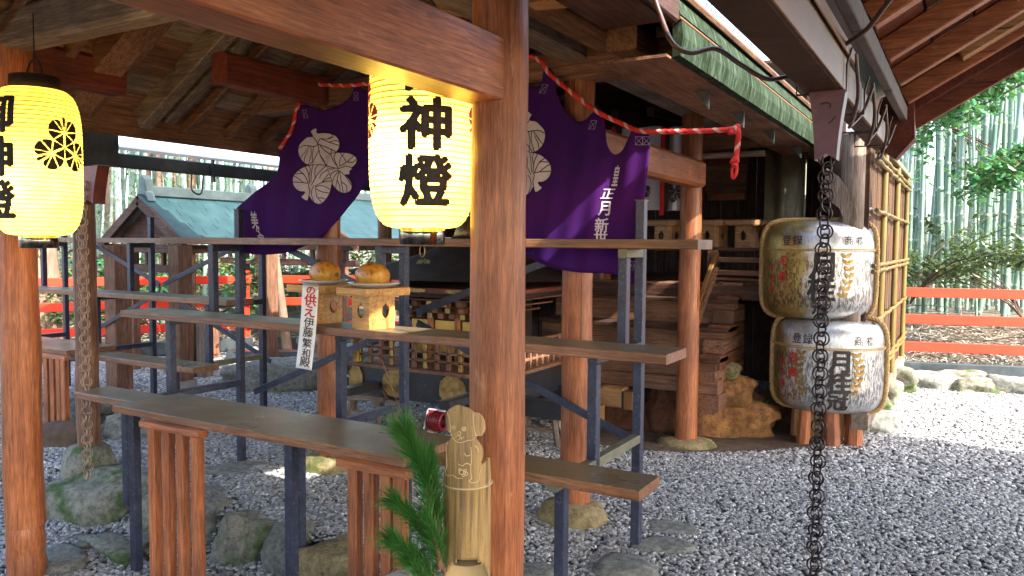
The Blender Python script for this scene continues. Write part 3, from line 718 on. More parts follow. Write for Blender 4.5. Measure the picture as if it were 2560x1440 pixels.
t = thing('gutter_funnel', 'rust red tapering gutter outlet above the left chain', 'gutter outlet', (-4.16, 2.5, 1.6))
bracketpoly(t, -4.16, 2.52, 1.60, 1.805, .10, .20, 'bracketR')

# ------------------------------------------------------------------ left neighbour pavilion with a pale sheet roof
B = thing('left_pavilion', 'pavilion beyond the left rain chain with bright metal roof and dark gutter', 'pavilion', (-5.5, 3.5, 0))
post(B, -4.63, 2.78, .14, 1.86, .066, 'brownZ'); basestone(B, -4.63, 2.78, .15, .14, 0, .15, 'mossy', 7)
post(B, -6.30, 2.85, .0, 2.0, .07, 'brownZ'); post(B, -4.63, 5.6, .0, 1.9, .066, 'brownZ')
MB().box(-4.50, -4.44, 2.82, 5.75, 1.845, 1.93, .006).build('gutter', 'gutdark', B)
MB().box(-4.52, -4.30, 2.52, 2.80, 1.835, 2.035, .008).build('gutter_box', 'gutdark', B)
for y in (3.55, 4.6):
    MB().prism([(-4.437, y, 1.95), (-4.437, y, 1.80), (-4.41, y, 1.80), (-4.42, y, 1.95)], (0, .015, 0)).build('gutter_bracket', 'gutdark', B)
    MB().tube(curve([(-4.44, y-.15, 1.84), (-4.44, y-.15, 1.74), (-4.44, y-.08, 1.72), (-4.44, y-.06, 1.84)]), .006, 6).build('gutter_hook', 'gutdark', B)
for i in range(9):
    x0 = -4.46-i*.25; z0 = 1.95+i*.075
    MB().prism([(x0, 2.3, z0), (x0, 2.3, z0+.018), (x0-.26, 2.3, z0+.093), (x0-.26, 2.3, z0+.075)], (0, 2.95-.05*i, 0)).build('roof_sheet', 'whitemetal', B)
MB().box(-6.7, -4.55, 2.85, 2.95, 1.86, 1.96, .006).build('tie_beam', 'brownX', B)
# square posts and round posts farther away
for (px, py, w_, z1, lb, mt) in ((672, 945, .072, 1.9, 'square brown post between the left curtain edge and the offering stands', 'brownZ'), (455, 950, .075, 1.36, 'brown post on a concrete block behind the end of the far stand', 'brownZ'),
                     (513, 945, .06, .62, 'short square brown post right of the one on the concrete block', 'greyZ'), (300, 975, .085, 1.36, 'thick brown post just right of the left rain chain', 'brownZ')):
    c = W(px, py, Z=.0 if px != 455 else .12)
    m = MB().box(c.x-w_, c.x+w_, c.y-w_, c.y+w_, .0 if px != 455 else .12, z1, .006)
    single('timber_post', m, mt, lb, 'post')
    if px == 455:
        single('post_plinth', MB().box(c.x-.1, c.x+.1, c.y-.09, c.y+.09, 0, .12, .01), 'concrete', 'small concrete plinth carrying a brown post', 'plinth')

# small copper roofed shelters behind
def shelter(name, label, px, D, wd, ln, zr_, ze, zp=0):
    c = W(px, 560, D=D); t = thing(name, label, 'shelter', (c.x, c.y, 0)); x, y = c.x, c.y
    for k in range(7):
        a = k/7; b = (k+1)/7+.012
        for s in (1, -1):
            xa, xb = wd*(1-a), wd*(1-b); za, zb = ze+(zr_-ze)*(a**1.12), ze+(zr_-ze)*(b**1.12)
            nseg = 5
            for q in range(nseg):
                ya = y-ln/2+ln*q/nseg+((.09 if k % 2 else 0) if q else 0); yb = y-ln/2+ln*(q+1)/nseg+((.09 if k % 2 else 0) if q < nseg-1 else 0)-.006
                MB().prism([(x+s*xa, ya, za), (x+s*xa, ya, za+.014), (x+s*xb, ya, zb+.014), (x+s*xb, ya, zb)][::s], (0, yb-ya, 0)).build('copper_sheet', 'copperL', t)
    MB().box(x-.05, x+.05, y-ln/2+.1, y+ln/2-.1, zr_, zr_+.11, .01).build('ridge', 'ridgemetal', t)
    for yy in (y-ln/2+.05, y+ln/2-.12):
        m = MB(); m.prism([(x-.10, yy, zr_-.05), (x-.055, yy, zr_+.05), (x-.05, yy, zr_+.17), (x, yy, zr_+.215), (x+.05, yy, zr_+.17), (x+.055, yy, zr_+.05), (x+.10, yy, zr_-.05)], (0, .09, 0)); m.build('ridge_end', 'ridgemetal', t)
    for s in (1, -1):
        MB().bar((x+s*(wd+.02), y-ln/2+.02, ze-.055), (x, y-ln/2+.02, zr_-.055), .05, .09, (0, 0, 1)).build('barge_board', 'darkX', t)
    m = MB(); m.prism([(x-wd*.85, y-ln/2+.12, ze-.02), (x+wd*.85, y-ln/2+.12, ze-.02), (x, y-ln/2+.12, zr_-.10)], (0, .03, 0)); m.build('gable', 'darkX', t)
    for k in range(5): MB().box(x-wd*.8+k*wd*.4-.02, x-wd*.8+k*wd*.4+.02, y-ln/2+.08, y-ln/2+.12, ze-.24, ze-.05, .003).build('gable_strut', 'darkZ', t)
    MB().box(x-wd*.95, x+wd*.95, y-ln/2+.06, y-ln/2+.16, ze-.12, ze-.03, .005).build('tie_beam', 'darkX', t)
    MB().box(x-wd*.95, x+wd*.95, y-ln/2+.10, y-ln/2+.18, ze-.32, ze-.24, .005).build('tie_beam', 'darkX', t)
    for sx in (-1, 1):
        MB().box(x+sx*wd*.75-.04, x+sx*wd*.75+.04, y-ln/2+.1, y+ln/2-.1, ze-.12, ze-.04, .005).build('wall_plate', 'darkY', t)
        for sy in (-1, 1): MB().box(x+sx*wd*.7-.045, x+sx*wd*.7+.045, y+sy*(ln/2-.25)-.045, y+sy*(ln/2-.25)+.045, 0, ze-.05, .006).build('post', 'brownZ', t)
    return t
shelter('copper_roof_shelter', 'small gabled shelter with pale turquoise copper roof behind the left stand', 504, 8.6, .66, 1.53, 1.86, 1.40)
shelter('copper_roof_shelter', 'second pale copper roofed shelter seen between the curtain and the bright lantern', 830, 11.0, 1.3, 2.0, 2.02, 1.42)

# ------------------------------------------------------------------ stepped shelf stands
S = thing('stepped_stand', 'long three tier stand of brown boards on blue grey steel frames, in the centre', 'display stand', (-2.6, 2.9, 0), 'stepped display stands')
def board(x0, x1, y0, y1, z0, z1):
    MB().box(x0, x1, y0, y1, z0, z1, .003).build('shelf', 'shelfX', S)
board(-4.39, -.95, 3.12, 3.325, 1.384, 1.424)
board(-4.21, -.94, 2.73, 2.965, .962, 1.000)
board(-4.215, -.93, 2.45, 2.655, .535, .572)
def steel(x0, x1, y0, y1, z0, z1, n='leg', m='steel'): return MB().box(x0, x1, y0, y1, z0, z1, .003).build(n, m, S)
for X in (-1.285, -2.64, -3.94):
    a, b = X-.021, X+.021
    lg = steel(a, b, 3.335, 3.377, 0, 1.60)
    MB().box(a-.004, b+.004, 3.332, 3.38, 1.6, 1.604, .001).build('leg_cap', 'guttan', lg)
    MB().box(a-.03, b+.03, 3.31, 3.40, -.005, .006, .001).build('foot_plate', 'bracketR', lg)
    steel(a, b, 3.14, 3.182, .935, 1.343); steel(a, b, 3.14, 3.334, 1.344, 1.383, 'rail', 'steelgreen' if X > -2 else 'steel')
    steel(a, b, 2.84, 2.882, .50, .921); steel(a, b, 2.84, 3.334, .922, .961, 'rail')
    steel(a, b, 2.56, 2.602, -.05 if X < -2.2 else 0, .495); steel(a, b, 2.50, 3.334, .496, .534, 'rail', 'steelgreen' if X > -2 else 'steel')
for (x0, z0, x1, z1) in ((-2.62, .96, -1.30, .46), (-2.62, 1.02, -1.30, 1.50), (-2.66, .96, -3.92, .44), (-2.66, 1.02, -3.92, 1.47)):
    MB().bar((x0, 3.446, z0), (x1, 3.446, z1), .010, .04, (0, 0, 1), .002).build('brace', 'steel', S)
T = thing('slatted_table', 'long brown table with orange slatted front in the foreground', 'table', (-2.65, 2.43, 0), 'slatted tables before the stands')
MB().box(-3.54, -1.77, 2.245, 2.62, .574, .608, .003).build('tabletop', 'shelfX', T)
for (x, y) in ((-3.44, 2.29), (-2.39, 2.29), (-1.90, 2.42), (-3.44, 2.40)):
    MB().box(x-.021, x+.021, y-.021, y+.021, -.2, .534 if y > 2.3 else .572, .003).build('leg', 'steel', T)
for xs_ in ((-3.195, -3.095, -2.995, -2.895), (-1.985, -1.905, -1.825, -1.765)):
    MB().box(xs_[0]-.075, xs_[3]+.04, 2.20, 2.25, .545, .5735, .003).build('slat_rail', 'orangeX', T)
    for i, x in enumerate(xs_): MB().box(x-.024, x+.024, 2.205, 2.245, -.175, .545, .004).build('slat', 'orangeZ', T)
    MB().box(xs_[0]-.05, xs_[3]+.08, 2.20, 2.25, -.205, -.175, .003).build('foot_rail', 'orangeX', T)
copy_tree(S, (-3.42, .87, 0), 'farther three tier stand of brown boards seen between the left posts')
copy_tree(T, (-3.80, .95, .0), 'farther slatted table, its dark red slats showing beside the left edge post')

# ------------------------------------------------------------------ lanterns
LR, LH = .162, .58
def lantern_shape():
    prof = []; nr = 34
    for i in range(nr*4+1):
        t = i/(nr*4); z = t*LH; u = abs(2*t-1)
        r = .084+(LR-.084)*(1-u**4.2)**(1/2.3)
        r += .0016*abs(math.sin(PI*i/4)); prof.append((r, z))
    return prof
LP = lantern_shape()
def lrad(z):
    t = max(0, min(1, z/LH)); u = abs(2*t-1); return .084+(LR-.084)*max(0, 1-u**4.2)**(1/2.3)
def lant_text(t, c, ch, zc_, size, az, wdt, mat, bold=.042):
    bm = text_bm(ch, bold); cuts = [x*.08 for x in range(-7, 8)]; cut(bm, cuts)
    def fn(x, y, tt):
        z = zc_+y*size; r = lrad(z)+.0035+tt; a = az+x*size*wdt/LR
        return (c[0]+r*math.cos(a), c[1]+r*math.sin(a), c[2]+z)
    m = MB(); sheet(m, bm, fn); return m.build('character', mat, t)
# hollyhock leaf crest: leaves as flat shapes cut by open veins
def leaf_cells(cx, cy, ang, R, gap=.05):
    """one heart shaped leaf pointing from the middle outwards, split by its veins into cells"""
    out = []; N = 7
    for side in (1, -1):
        # outline of one lobe in leaf coordinates: tip at the middle (0,0), lobe swelling outwards
        k = 15; L = []
        hp_ = curve([(0, 0, 0), (.16, .25, 0), (.33, .47, 0), (.56, .60, 0), (.82, .58, 0), (1.02, .44, 0), (1.08, .26, 0), (1.0, .12, 0), (.84, .05, 0), (.64, .015, 0)], 3)
        L = [(p.x, side*(p.y+.012)) for p in hp_]; k = len(L)-1
        base = (.56, side*.03)
        arc = L[0:k+1]
        for s in range(5):
            i0 = int(k*s/5); i1 = int(k*(s+1)/5)
            cell = [base]+arc[i0:i1+1]
            mx = sum(p[0] for p in cell)/len(cell); my = sum(p[1] for p in cell)/len(cell)
            cell = [((p[0]-mx)*(1-gap*1.7)+mx, (p[1]-my)*(1-gap*1.7)+my) for p in cell]
            out.append(cell)
    out.append([(.80, -.03), (1.14, -.08), (1.18, .07), (.80, .03)])
    res = []
    ca, sa = math.cos(ang), math.sin(ang)
    for cell in out: res.append([(cx+R*(p[0]*ca-p[1]*sa), cy+R*(p[0]*sa+p[1]*ca)) for p in cell])
    return res
def crest_cells(R, rot=PI/2, gap=.05):
    r = []
    for k in range(3): r += leaf_cells(0, 0, rot+k*2*PI/3, R, gap)
    return r
def lant_crest(t, c, zc_, R, az, mat):
    m = MB()
    for cell in crest_cells(1.0, PI/2, .075):
        bm = poly_mesh(cell, [x*.15 for x in range(-9, 10)])
        def fn(x, y, tt):
            z = zc_+y*R; r = lrad(z)+.0035; a = az+x*R/LR
            return (c[0]+r*math.cos(a), c[1]+r*math.sin(a), c[2]+z)
        sheet(m, bm, fn)
    return m.build('crest', mat, t)
def lantern(label, c, face, power, crestmat):
    t = thing('paper_lantern', label, 'lantern', tuple(c), 'ribbed paper lanterns')
    MB().lathe(c, LP, 72, False).build('paper_shade', 'paper', t)
    m = MB()
    for i in range(1, 34): 
        z = LH*i/34; r = lrad(z)+.0006; m.tube([(c[0]+r*math.cos(a), c[1]+r*math.sin(a), c[2]+z) for a in np.linspace(0, 2*PI, 65)[:-1]], .0015, 4, closed=True)
    o = m.build('bamboo_ribs', 'wick', t); 
    MB().lathe((c[0], c[1], c[2]-.052), [(.066, 0), (.070, .002), (.070, .058), (.066, .06)], 48).build('bottom_ring', 'chrome', t)
    MB().lathe((c[0], c[1], c[2]+LH-.012), [(.088, 0), (.090, .003), (.090, .062), (.083, .064)], 48).build('top_ring', 'black', t); tr_ = [k_ for k_ in t.children if k_.name.startswith('top_ring')][0]; br_ = [k_ for k_ in t.children if k_.name.startswith('bottom_ring')][0]
    hp = [(c[0]-.082, c[1], c[2]+LH+.03)]+[(c[0]+.055*math.cos(a), c[1], c[2]+LH+.05+.07*math.sin(a)) for a in np.linspace(PI, 0, 9)]+[(c[0]+.082, c[1], c[2]+LH+.03)]
    MB().tube(curve(hp, 3), .004, 6).build('handle', 'black', tr_)
    MB().tube([(c[0], c[1], c[2]+LH+.12), (c[0], c[1], c[2]+LH+.30)], .0025, 5).build('wire', 'chain', t)
    rg = [(c[0]+.0+.010*math.cos(a), c[1], c[2]-.072+.018*math.sin(a)) for a in np.linspace(0, 2*PI, 15)[:-1]]
    MB().tube(rg, .002, 5, closed=True).build('pull_ring', 'gold', br_)
    MB().tube([(c[0], c[1], c[2]+LH-.01), (c[0], c[1], c[2]+LH*.62)], .006, 6).build('lamp_cord', 'black', t)
    for ch, zc_ in (('御', .465), ('神', .298), ('燈', .135)): lant_text(t, c, ch, zc_, .158, face, 1.02, 'ink')
    lant_crest(t, c, .345, .098, face+PI/2, crestmat); lant_crest(t, c, .345, .088, face-PI/2, crestmat)
    ld = bpy.data.lights.new('lantern_bulb', 'POINT'); ld.energy = power; ld.color = (1, .80, .48); ld.shadow_soft_size = .03
    lo = bpy.data.objects.new('lantern_bulb', ld); COL.objects.link(lo); lo.parent = t; lo.location = (.07*math.cos(face-.5), .07*math.sin(face-.5), LH*.36)
    return t
def face_angle(c, px_off_deg):
    d = Vector((0, 0, 0))-Vector((c[0], c[1], 0)); return math.atan2(d.y, d.x)+math.radians(px_off_deg)
c2 = W(1056, 570, D=2.42); c1 = W(97, 588, D=3.15)
LPOW = 3.4
lantern('glowing paper lantern with three bold characters, in front of the curtain beside the front post', c2, face_angle(c2, 3.5), LPOW, 'redink')
lantern('yellow paper lantern with black leaf crest at the left edge, hanging before the left post', c1, face_angle(c1, -55), LPOW, 'ink')

# ------------------------------------------------------------------ purple crest curtain on its rope
YC = 3.408
V = thing('crest_curtain', 'purple cloth curtain with big white leaf crests gathered up along a rope', 'curtain', tuple(W(1100, 600, Y=YC)))
def q(px, py, y=YC): return W(px, py, Y=y)
top = [(592, 520), (640, 478), (692, 435), (701, 365), (728, 318), (748, 268), (762, 262), (775, 266), (800, 276), (840, 268), (872, 246), (884, 224), (885, 208), (899, 208), (905, 222), (925, 232), (980, 250), (1040, 262), (1100, 262), (1160, 240), (1220, 214), (1290, 205), (1325, 214), (1352, 212), (1362, 168), (1384, 182), (1392, 232), (1412, 275), (1440, 302), (1462, 300), (1484, 278), (1494, 268), (1510, 286), (1512, 330), (1522, 370), (1538, 386), (1556, 376), (1572, 345), (1586, 322), (1628, 340)]
bot = [(592, 628), (620, 634), (660, 637), (700, 634), (735, 626), (770, 612), (800, 598), (812, 588), (830, 567), (850, 545), (870, 520), (890, 496), (908, 470), (925, 452), (960, 430), (1000, 412), (1050, 405), (1100, 420), (1150, 450), (1190, 500), (1230, 560), (1270, 610), (1310, 640), (1325, 646), (1350, 658), (1375, 667), (1400, 674), (1430, 679), (1460, 682), (1490, 683), (1515, 684), (1530, 686), (1545, 690), (1553, 696), (1560, 702), (1567, 706), (1574, 708), (1580, 709), (1586, 709), (1590, 708)]
assert len(top) == len(bot)
tx = curve([(a, b, 0) for a, b in top], 6); bx = curve([(a, b, 0) for a, b in bot], 6)
NV = 34; vs = []
def fold(px, v, py):
    a = .007*math.sin(px*.030+.6*math.sin(py*.012))*(.35+.65*v)+.010*math.sin((px-1500)*.05)*math.exp(-((px-1520)/70)**2)+.004*math.sin(px*.11+py*.02)
    a += .005*mnoise.noise(Vector((px*.012, py*.006, 1)))
    return a
for i in range(len(tx)):
    for j in range(NV+1):
        v = j/NV; px = tx[i].x+(bx[i].x-tx[i].x)*v; py = tx[i].y+(bx[i].y-tx[i].y)*v
        vs.append(q(px, py, YC+fold(px, v, py)))
n = NV+1
m = MB().add(vs, [(i*n+j, i*n+j+1, (i+1)*n+j+1, (i+1)*n+j) for i in range(len(tx)-1) for j in range(NV)], True)
o = m.build('cloth', 'purple', V); sol = o.modifiers.new('thickness', 'SOLIDIFY'); sol.thickness = .002; sol.offset = 1
def ccrest(cx, cy, sx, sy, rot):
    m = MB()
    for cell in crest_cells(1.0, rot):
        bm = poly_mesh(cell, [x*.2 for x in range(-7, 8)])
        def fn(x, y, tt):
            px, py = cx+x*sx, cy-y*sy
            return q(px, py, YC+fold(px, .5, py)-.0052)
        sheet(m, bm, fn)
    m.build('crest', 'crest', V)
CRL = [[(708, 487), (735, 465), (758, 466), (760, 500), (820, 500), (880, 508), (920, 530), (942, 570), (940, 620), (915, 655), (872, 672), (852, 700), (838, 765), (760, 758), (700, 760), (660, 745), (625, 705), (608, 650), (615, 600), (650, 560), (680, 535), (728, 527)],
       [(838, 765), (836, 700), (870, 668), (910, 662), (960, 660), (1020, 665), (1065, 685), (1086, 715), (1075, 755), (1040, 785), (1052, 792), (1028, 808), (1025, 838), (990, 840), (1025, 880), (1044, 920), (1038, 965), (1000, 988), (950, 982), (910, 950), (890, 920), (868, 850)],
       [(838, 765), (790, 755), (720, 762), (660, 775), (610, 805), (570, 850), (563, 900), (580, 945), (620, 975), (662, 980), (650, 1005), (632, 1022), (680, 1053), (694, 1012), (712, 1038), (735, 1065), (775, 1080), (810, 1065), (840, 1030), (865, 985), (878, 930), (882, 890), (862, 830)]]
CRV = [[(768, 590), (790, 690), (838, 765)], [(768, 590), (752, 560), (728, 530)], [(768, 590), (745, 608), (700, 605), (650, 603), (612, 625)], [(700, 605), (660, 660), (625, 705)], [(710, 608), (712, 680), (690, 758)], [(690, 640), (660, 700), (655, 742)], [(735, 606), (722, 680), (730, 759)], [(775, 640), (745, 700), (705, 757)], [(785, 680), (815, 720), (828, 762)],
       [(768, 590), (775, 560), (790, 545)], [(790, 545), (850, 548), (900, 530)], [(790, 545), (860, 575), (940, 600)], [(770, 590), (850, 620), (915, 652)], [(850, 548), (890, 520), (880, 508)], [(860, 575), (910, 560), (940, 570)], [(850, 620), (880, 640), (872, 670)], [(785, 600), (820, 640), (870, 672)],
       [(940, 790), (880, 780), (838, 765)], [(940, 790), (895, 730), (870, 672)], [(925, 770), (900, 700), (912, 662)], [(945, 770), (950, 710), (985, 662)], [(1000, 740), (980, 700), (950, 662)], [(945, 770), (1000, 740), (1062, 685)], [(1010, 735), (1050, 740), (1082, 715)], [(940, 790), (1000, 770), (1045, 785)],
       [(940, 800), (890, 820), (868, 850)], [(938, 808), (905, 850), (885, 905)], [(940, 808), (925, 880), (912, 950)], [(945, 808), (960, 900), (975, 985)], [(925, 880), (945, 930), (950, 982)], [(950, 812), (1000, 860), (1040, 925)], [(960, 900), (1000, 930), (1005, 985)], [(855, 790), (880, 795), (905, 790)],
       [(715, 925), (770, 830), (838, 765)], [(700, 910), (690, 930), (700, 975), (694, 1012)], [(690, 912), (640, 905), (565, 900)], [(650, 905), (620, 880), (572, 850)], [(690, 910), (655, 840), (612, 805)], [(655, 840), (630, 830), (585, 835)], [(700, 908), (690, 830), (665, 775)], [(710, 905), (715, 830), (725, 762)], [(745, 870), (745, 800), (770, 757)], [(695, 850), (705, 800), (695, 768)],
       [(745, 935), (800, 905), (882, 890)], [(745, 940), (800, 930), (870, 960)], [(750, 960), (760, 1020), (800, 1068)], [(745, 950), (800, 980), (860, 990)], [(735, 930), (720, 960), (715, 1000), (735, 1065)], [(800, 905), (840, 850), (862, 830)], [(800, 905), (850, 870), (878, 865)], [(770, 1030), (800, 1030), (830, 1040)], [(780, 870), (800, 830), (850, 800)]]
def traced_crest(conv):
    for L in CRL:
        P = curve([(a, b, 0) for a, b in L+[L[0]]], 2)[:-1]
        bm = poly_mesh([(p.x, -p.y) for p in P], [550+26*i for i in range(22)]); m = MB()
        sheet(m, bm, lambda x, y, tt: conv(x, -y, -.0052)); m.build('crest_leaf', 'crest', V)
    m = MB()
    for L in CRV: m.tube([conv(p.x, p.y, -.0058) for p in curve([(a, b, 0) for a, b in L], 4)], .0024, 4, False)
    for L in CRL: m.tube([conv(p.x, p.y, -.0054) for p in curve([(a, b, 0) for a, b in L+[L[0]]], 3)], .0012, 4, False)
    m.build('crest_veins', 'ink', V)
def cv1(x, y, d): px, py = 560+x/3.2725, 180+y/3.2725; return q(px, py, YC+fold(px, .5, py)+d)
def cv2(x, y, d): px, py = 1288-(560+x/3.2725-815)*1.08, 382+(180+y/3.2725-414)*1.12; return q(px, py, YC+fold(px, .5, py)+d)
traced_crest(cv1); traced_crest(cv2)
def ctext(ch, cx, cy, sx, sy, shear=0):
    bm = text_bm(ch, .02); cut(bm, [x*.2 for x in range(-3, 4)])
    def fn(x, y, tt):
        px, py = cx+x*sx+y*shear, cy-y*sy; return q(px, py, YC+fold(px, .6, py)-.0052-tt)
    m = MB(); sheet(m, bm, fn); m.build('character', 'crest', V)
for ch, cx, cy, sx, sy, sh in (('皇', 1540, 440, 16, 56, 10), ('正', 1520, 484, 34, 30, 10), ('月', 1511, 520, 36, 40, 4), ('新', 1504, 563, 36, 38, 2), ('世', 1502, 592, 36, 32, 0), ('美', 636, 550, 18, 46, -8), ('々', 644, 575, 12, 22, -6), ('会', 652, 592, 18, 18, -4)):
    ctext(ch, cx, cy, sx, sy, sh)
def stitch(cx, cy, w_, h_, k):
    pts = [(-1, -1), (1, -1), (1, 1), (-1, 1), (-1, -1), (1, 1), (1, -1), (-1, 1)]
    P = [q(cx+a*w_+b*k, cy+b*h_, YC+fold(cx, .2, cy)-.007) for a, b in pts]; MB().tube(P, .0011, 4, False).build('stitched_patch', 'stitch', V)
for a in ((1359, 222, 7, 11, -4), (1482, 312, 7, 11, -3), (1597, 352, 9, 10, 0), (1616, 352, 9, 10, 0), (890, 241, 5, 10, 0), (763, 285, 5, 10, 2), (1578, 664, 7, 11, 0)): stitch(*a)
# the red and white twisted rope
def rope(par, pts, r, nm='rope'):
    P = curve(pts, 14); L = [0]
    for i in range(1, len(P)): L.append(L[-1]+(P[i]-P[i-1]).length)
    m = MB(); n = 12; pitch = .085; M_ = max(8, int(L[-1]/.006)); Q = []
    for i in range(M_+1):
        s = L[-1]*i/M_; k = max(j for j in range(len(L)) if L[j] <= s+1e-9); k = min(k, len(P)-2)
        t = (s-L[k])/max(1e-6, L[k+1]-L[k]); Q.append(P[k].lerp(P[k+1], t))
    vs = []; prev = None
    for i, p in enumerate(Q):
        d = (Q[min(i+1, M_)]-Q[max(0, i-1)]).normalized()
        x = (d.cross(Vector((0, 1, 0))) if prev is None else prev-d*prev.dot(d)).normalized(); y = d.cross(x); prev = x
        ph = L[-1]*i/M_/pitch*2*PI
        for k in range(n):
            a = 2*PI*k/n; rr_ = r*(1+.18*abs(math.cos(1.5*a))); vs.append(p+(x*math.cos(a+ph)+y*math.sin(a+ph))*rr_)
    for i in range(M_):
        for k in range(n): m.cur = 1 if k in (0, 1, 6) and k != 6 else 0; m.add([], [])
    m.v = [tuple(v) for v in vs]
    for i in range(M_):
        for k in range(n):
            m.f.append((i*n+k, i*n+(k+1) % n, (i+1)*n+(k+1) % n, (i+1)*n+k)); m.sm.append(True); m.mi.append(1 if k in (0, 1, 2) else 0)
    return m.build(nm, ['roper', 'ropew'], par)
R_ = thing('twisted_rope', 'red and white twisted rope holding up the purple curtain, knotted at the right end', 'rope', tuple(q(1100, 250)))
yr = YC-.014
rope(R_, [q(700, 372, yr), q(729, 325, yr), q(745, 265, yr), q(770, 222, yr), q(787, 212, yr), q(835, 213, yr), q(880, 213, yr), q(925, 208, yr), q(1000, 200, yr), q(1150, 172, yr), q(1290, 140, yr), q(1352, 152, yr), q(1372, 182, yr), q(1440, 240, yr), q(1500, 283, yr), q(1550, 307, yr), q(1595, 326, yr), q(1640, 329, yr), q(1740, 328, yr), q(1820, 324, yr), q(1842, 320, yr)], .0105)
rope(R_, [q(1836, 316, yr-.01), q(1846, 330, yr-.012), q(1844, 360, yr), q(1840, 395, yr)], .0105, 'rope_tail')
m = MB()
for (a, b, s) in ((1828, 328, .017), (1842, 318, .016), (1838, 398, .017), (1835, 410, .013)):
    c = q(a, b, yr-.008); m.rock(c, (s, s*.8, s), a, 2, .25)
m.build('knot', 'roper', R_)
m = MB(); m.tube(curve([q(1838, 405, yr), q(1830, 425, yr), q(1833, 445, yr), q(1841, 430, yr), q(1842, 405, yr)]), .007, 8); m.build('tassel', 'roper', R_)
rope(R_, [q(925, 215, yr), q(929, 250, yr-.02), q(926, 300, yr-.02), q(924, 345, yr-.02), q(922, 372, yr-.02)], .0075, 'rope_tail')

# ------------------------------------------------------------------ offerings on the middle shelf
def sanbo(name, label, c, s, mat='paleX', rz=0, group=None, plain_=False):
    """folded tray on a cut cornered stand with a jewel shaped opening in each side"""
    t = thing(name, label, 'offering stand', tuple(c), group)
    def ring(h, cut_, z0, z1, th, nm):
        out = [(h, h-cut_), (h-cut_, h), (-h+cut_, h), (-h, h-cut_), (-h, -h+cut_), (-h+cut_, -h), (h-cut_, -h), (h, -h+cut_)]
        return out
    # body: eight thin walls, four of them pierced
    hb = .088*s; cb_ = .026*s; zb = .168*s; th = .006*s
    P = ring(hb, cb_, 0, 0, 0, '')
    for i in range(8):
        a, b = Vector((*P[i], 0)), Vector((*P[(i+1) % 8], 0)); wdt = (b-a).length; nrm = Vector(((b-a).y, -(b-a).x, 0)).normalized()*-1
        mid = (a+b)/2; ux = (b-a).normalized()
        if nrm.dot(mid) < 0: nrm = -nrm
        w2 = wdt/2; poly = [(-w2, 0), (w2, 0), (w2, zb), (-w2, zb)]; holes = []
        if i % 2 == 1:
            hh = []
            for k in range(20):
                aa = 2*PI*k/20+PI/2; rx, ry = .026*s, .034*s; yy = math.sin(aa)*ry
                xx = math.cos(aa)*rx
                if k == 0: yy += .010*s
                hh.append((xx, yy+.088*s))
            holes = [hh]
        bm = poly_mesh(poly, None, holes)
        m = MB(); sheet(m, bm, lambda x, y, tt, mid=mid, ux=ux, nrm=nrm: tuple(Vector(c)+mid+ux*x-nrm*tt+Vector((0, 0, y))), th)
        m.build('stand_side', mat, t)
    ht = .150*s; ct = .045*s; P = ring(ht, ct, 0, 0, 0, '')
    m = MB(); m.prism([(c[0]+a, c[1]+b, c[2]+zb) for a, b in P], (0, 0, .006*s)); m.build('tray_floor', mat, t)
    for i in range(8):
        a, b = Vector((*P[i], 0)), Vector((*P[(i+1) % 8], 0))
        m = MB().bar(Vector(c)+a+Vector((0, 0, zb+.022*s)), Vector(c)+b+Vector((0, 0, zb+.022*s)), .006*s, .033*s, (0, 0, 1), .001); m.build('tray_rim', mat, t)
    t['_h'] = zb+.006*s
    if rz: t.rotation_euler.z = rz
    return t
MT['hinoki'] = wood('bright_cypress', (.66, .36, .10), (.50, .24, .055), 'X', .28, .5, 30)
zs = 1.0005
cL = W(808, 822, Y=2.90); cR = W(925, 829, Y=2.83)
sanbo('offering_stand', 'cypress offering stand at the left of the pair, partly behind the white paper strip', (cL.x, 2.895, zs), .93, 'hinoki', -.1, 'cypress offering stands on the middle shelf')
sanbo('offering_stand', 'cypress offering stand at the right of the pair on the middle shelf, in front', (cR.x+.01, 2.845, zs), .93, 'hinoki', -.12, 'cypress offering stands on the middle shelf')
def plate(label, c, r):
    m = MB().lathe(c, [(r*.5, 0), (r*.55, .002), (r*.86, .012), (r, .022), (r*1.01, .0235), (r*.985, .0235), (r*.84, .0155), (r*.5, .006), (.001, .005)], 48); single('white_plate', m, 'china', label, 'plate', 'white plates on the offering stands')
zt = zs+.162*1.0+.034*.93
plate('white plate under the left spotted fruit', (cL.x+.005, 2.895, zt-.004), .122)
plate('white plate under the right spotted fruit with the stalk', (cR.x+.015, 2.845, zt-.004), .125)
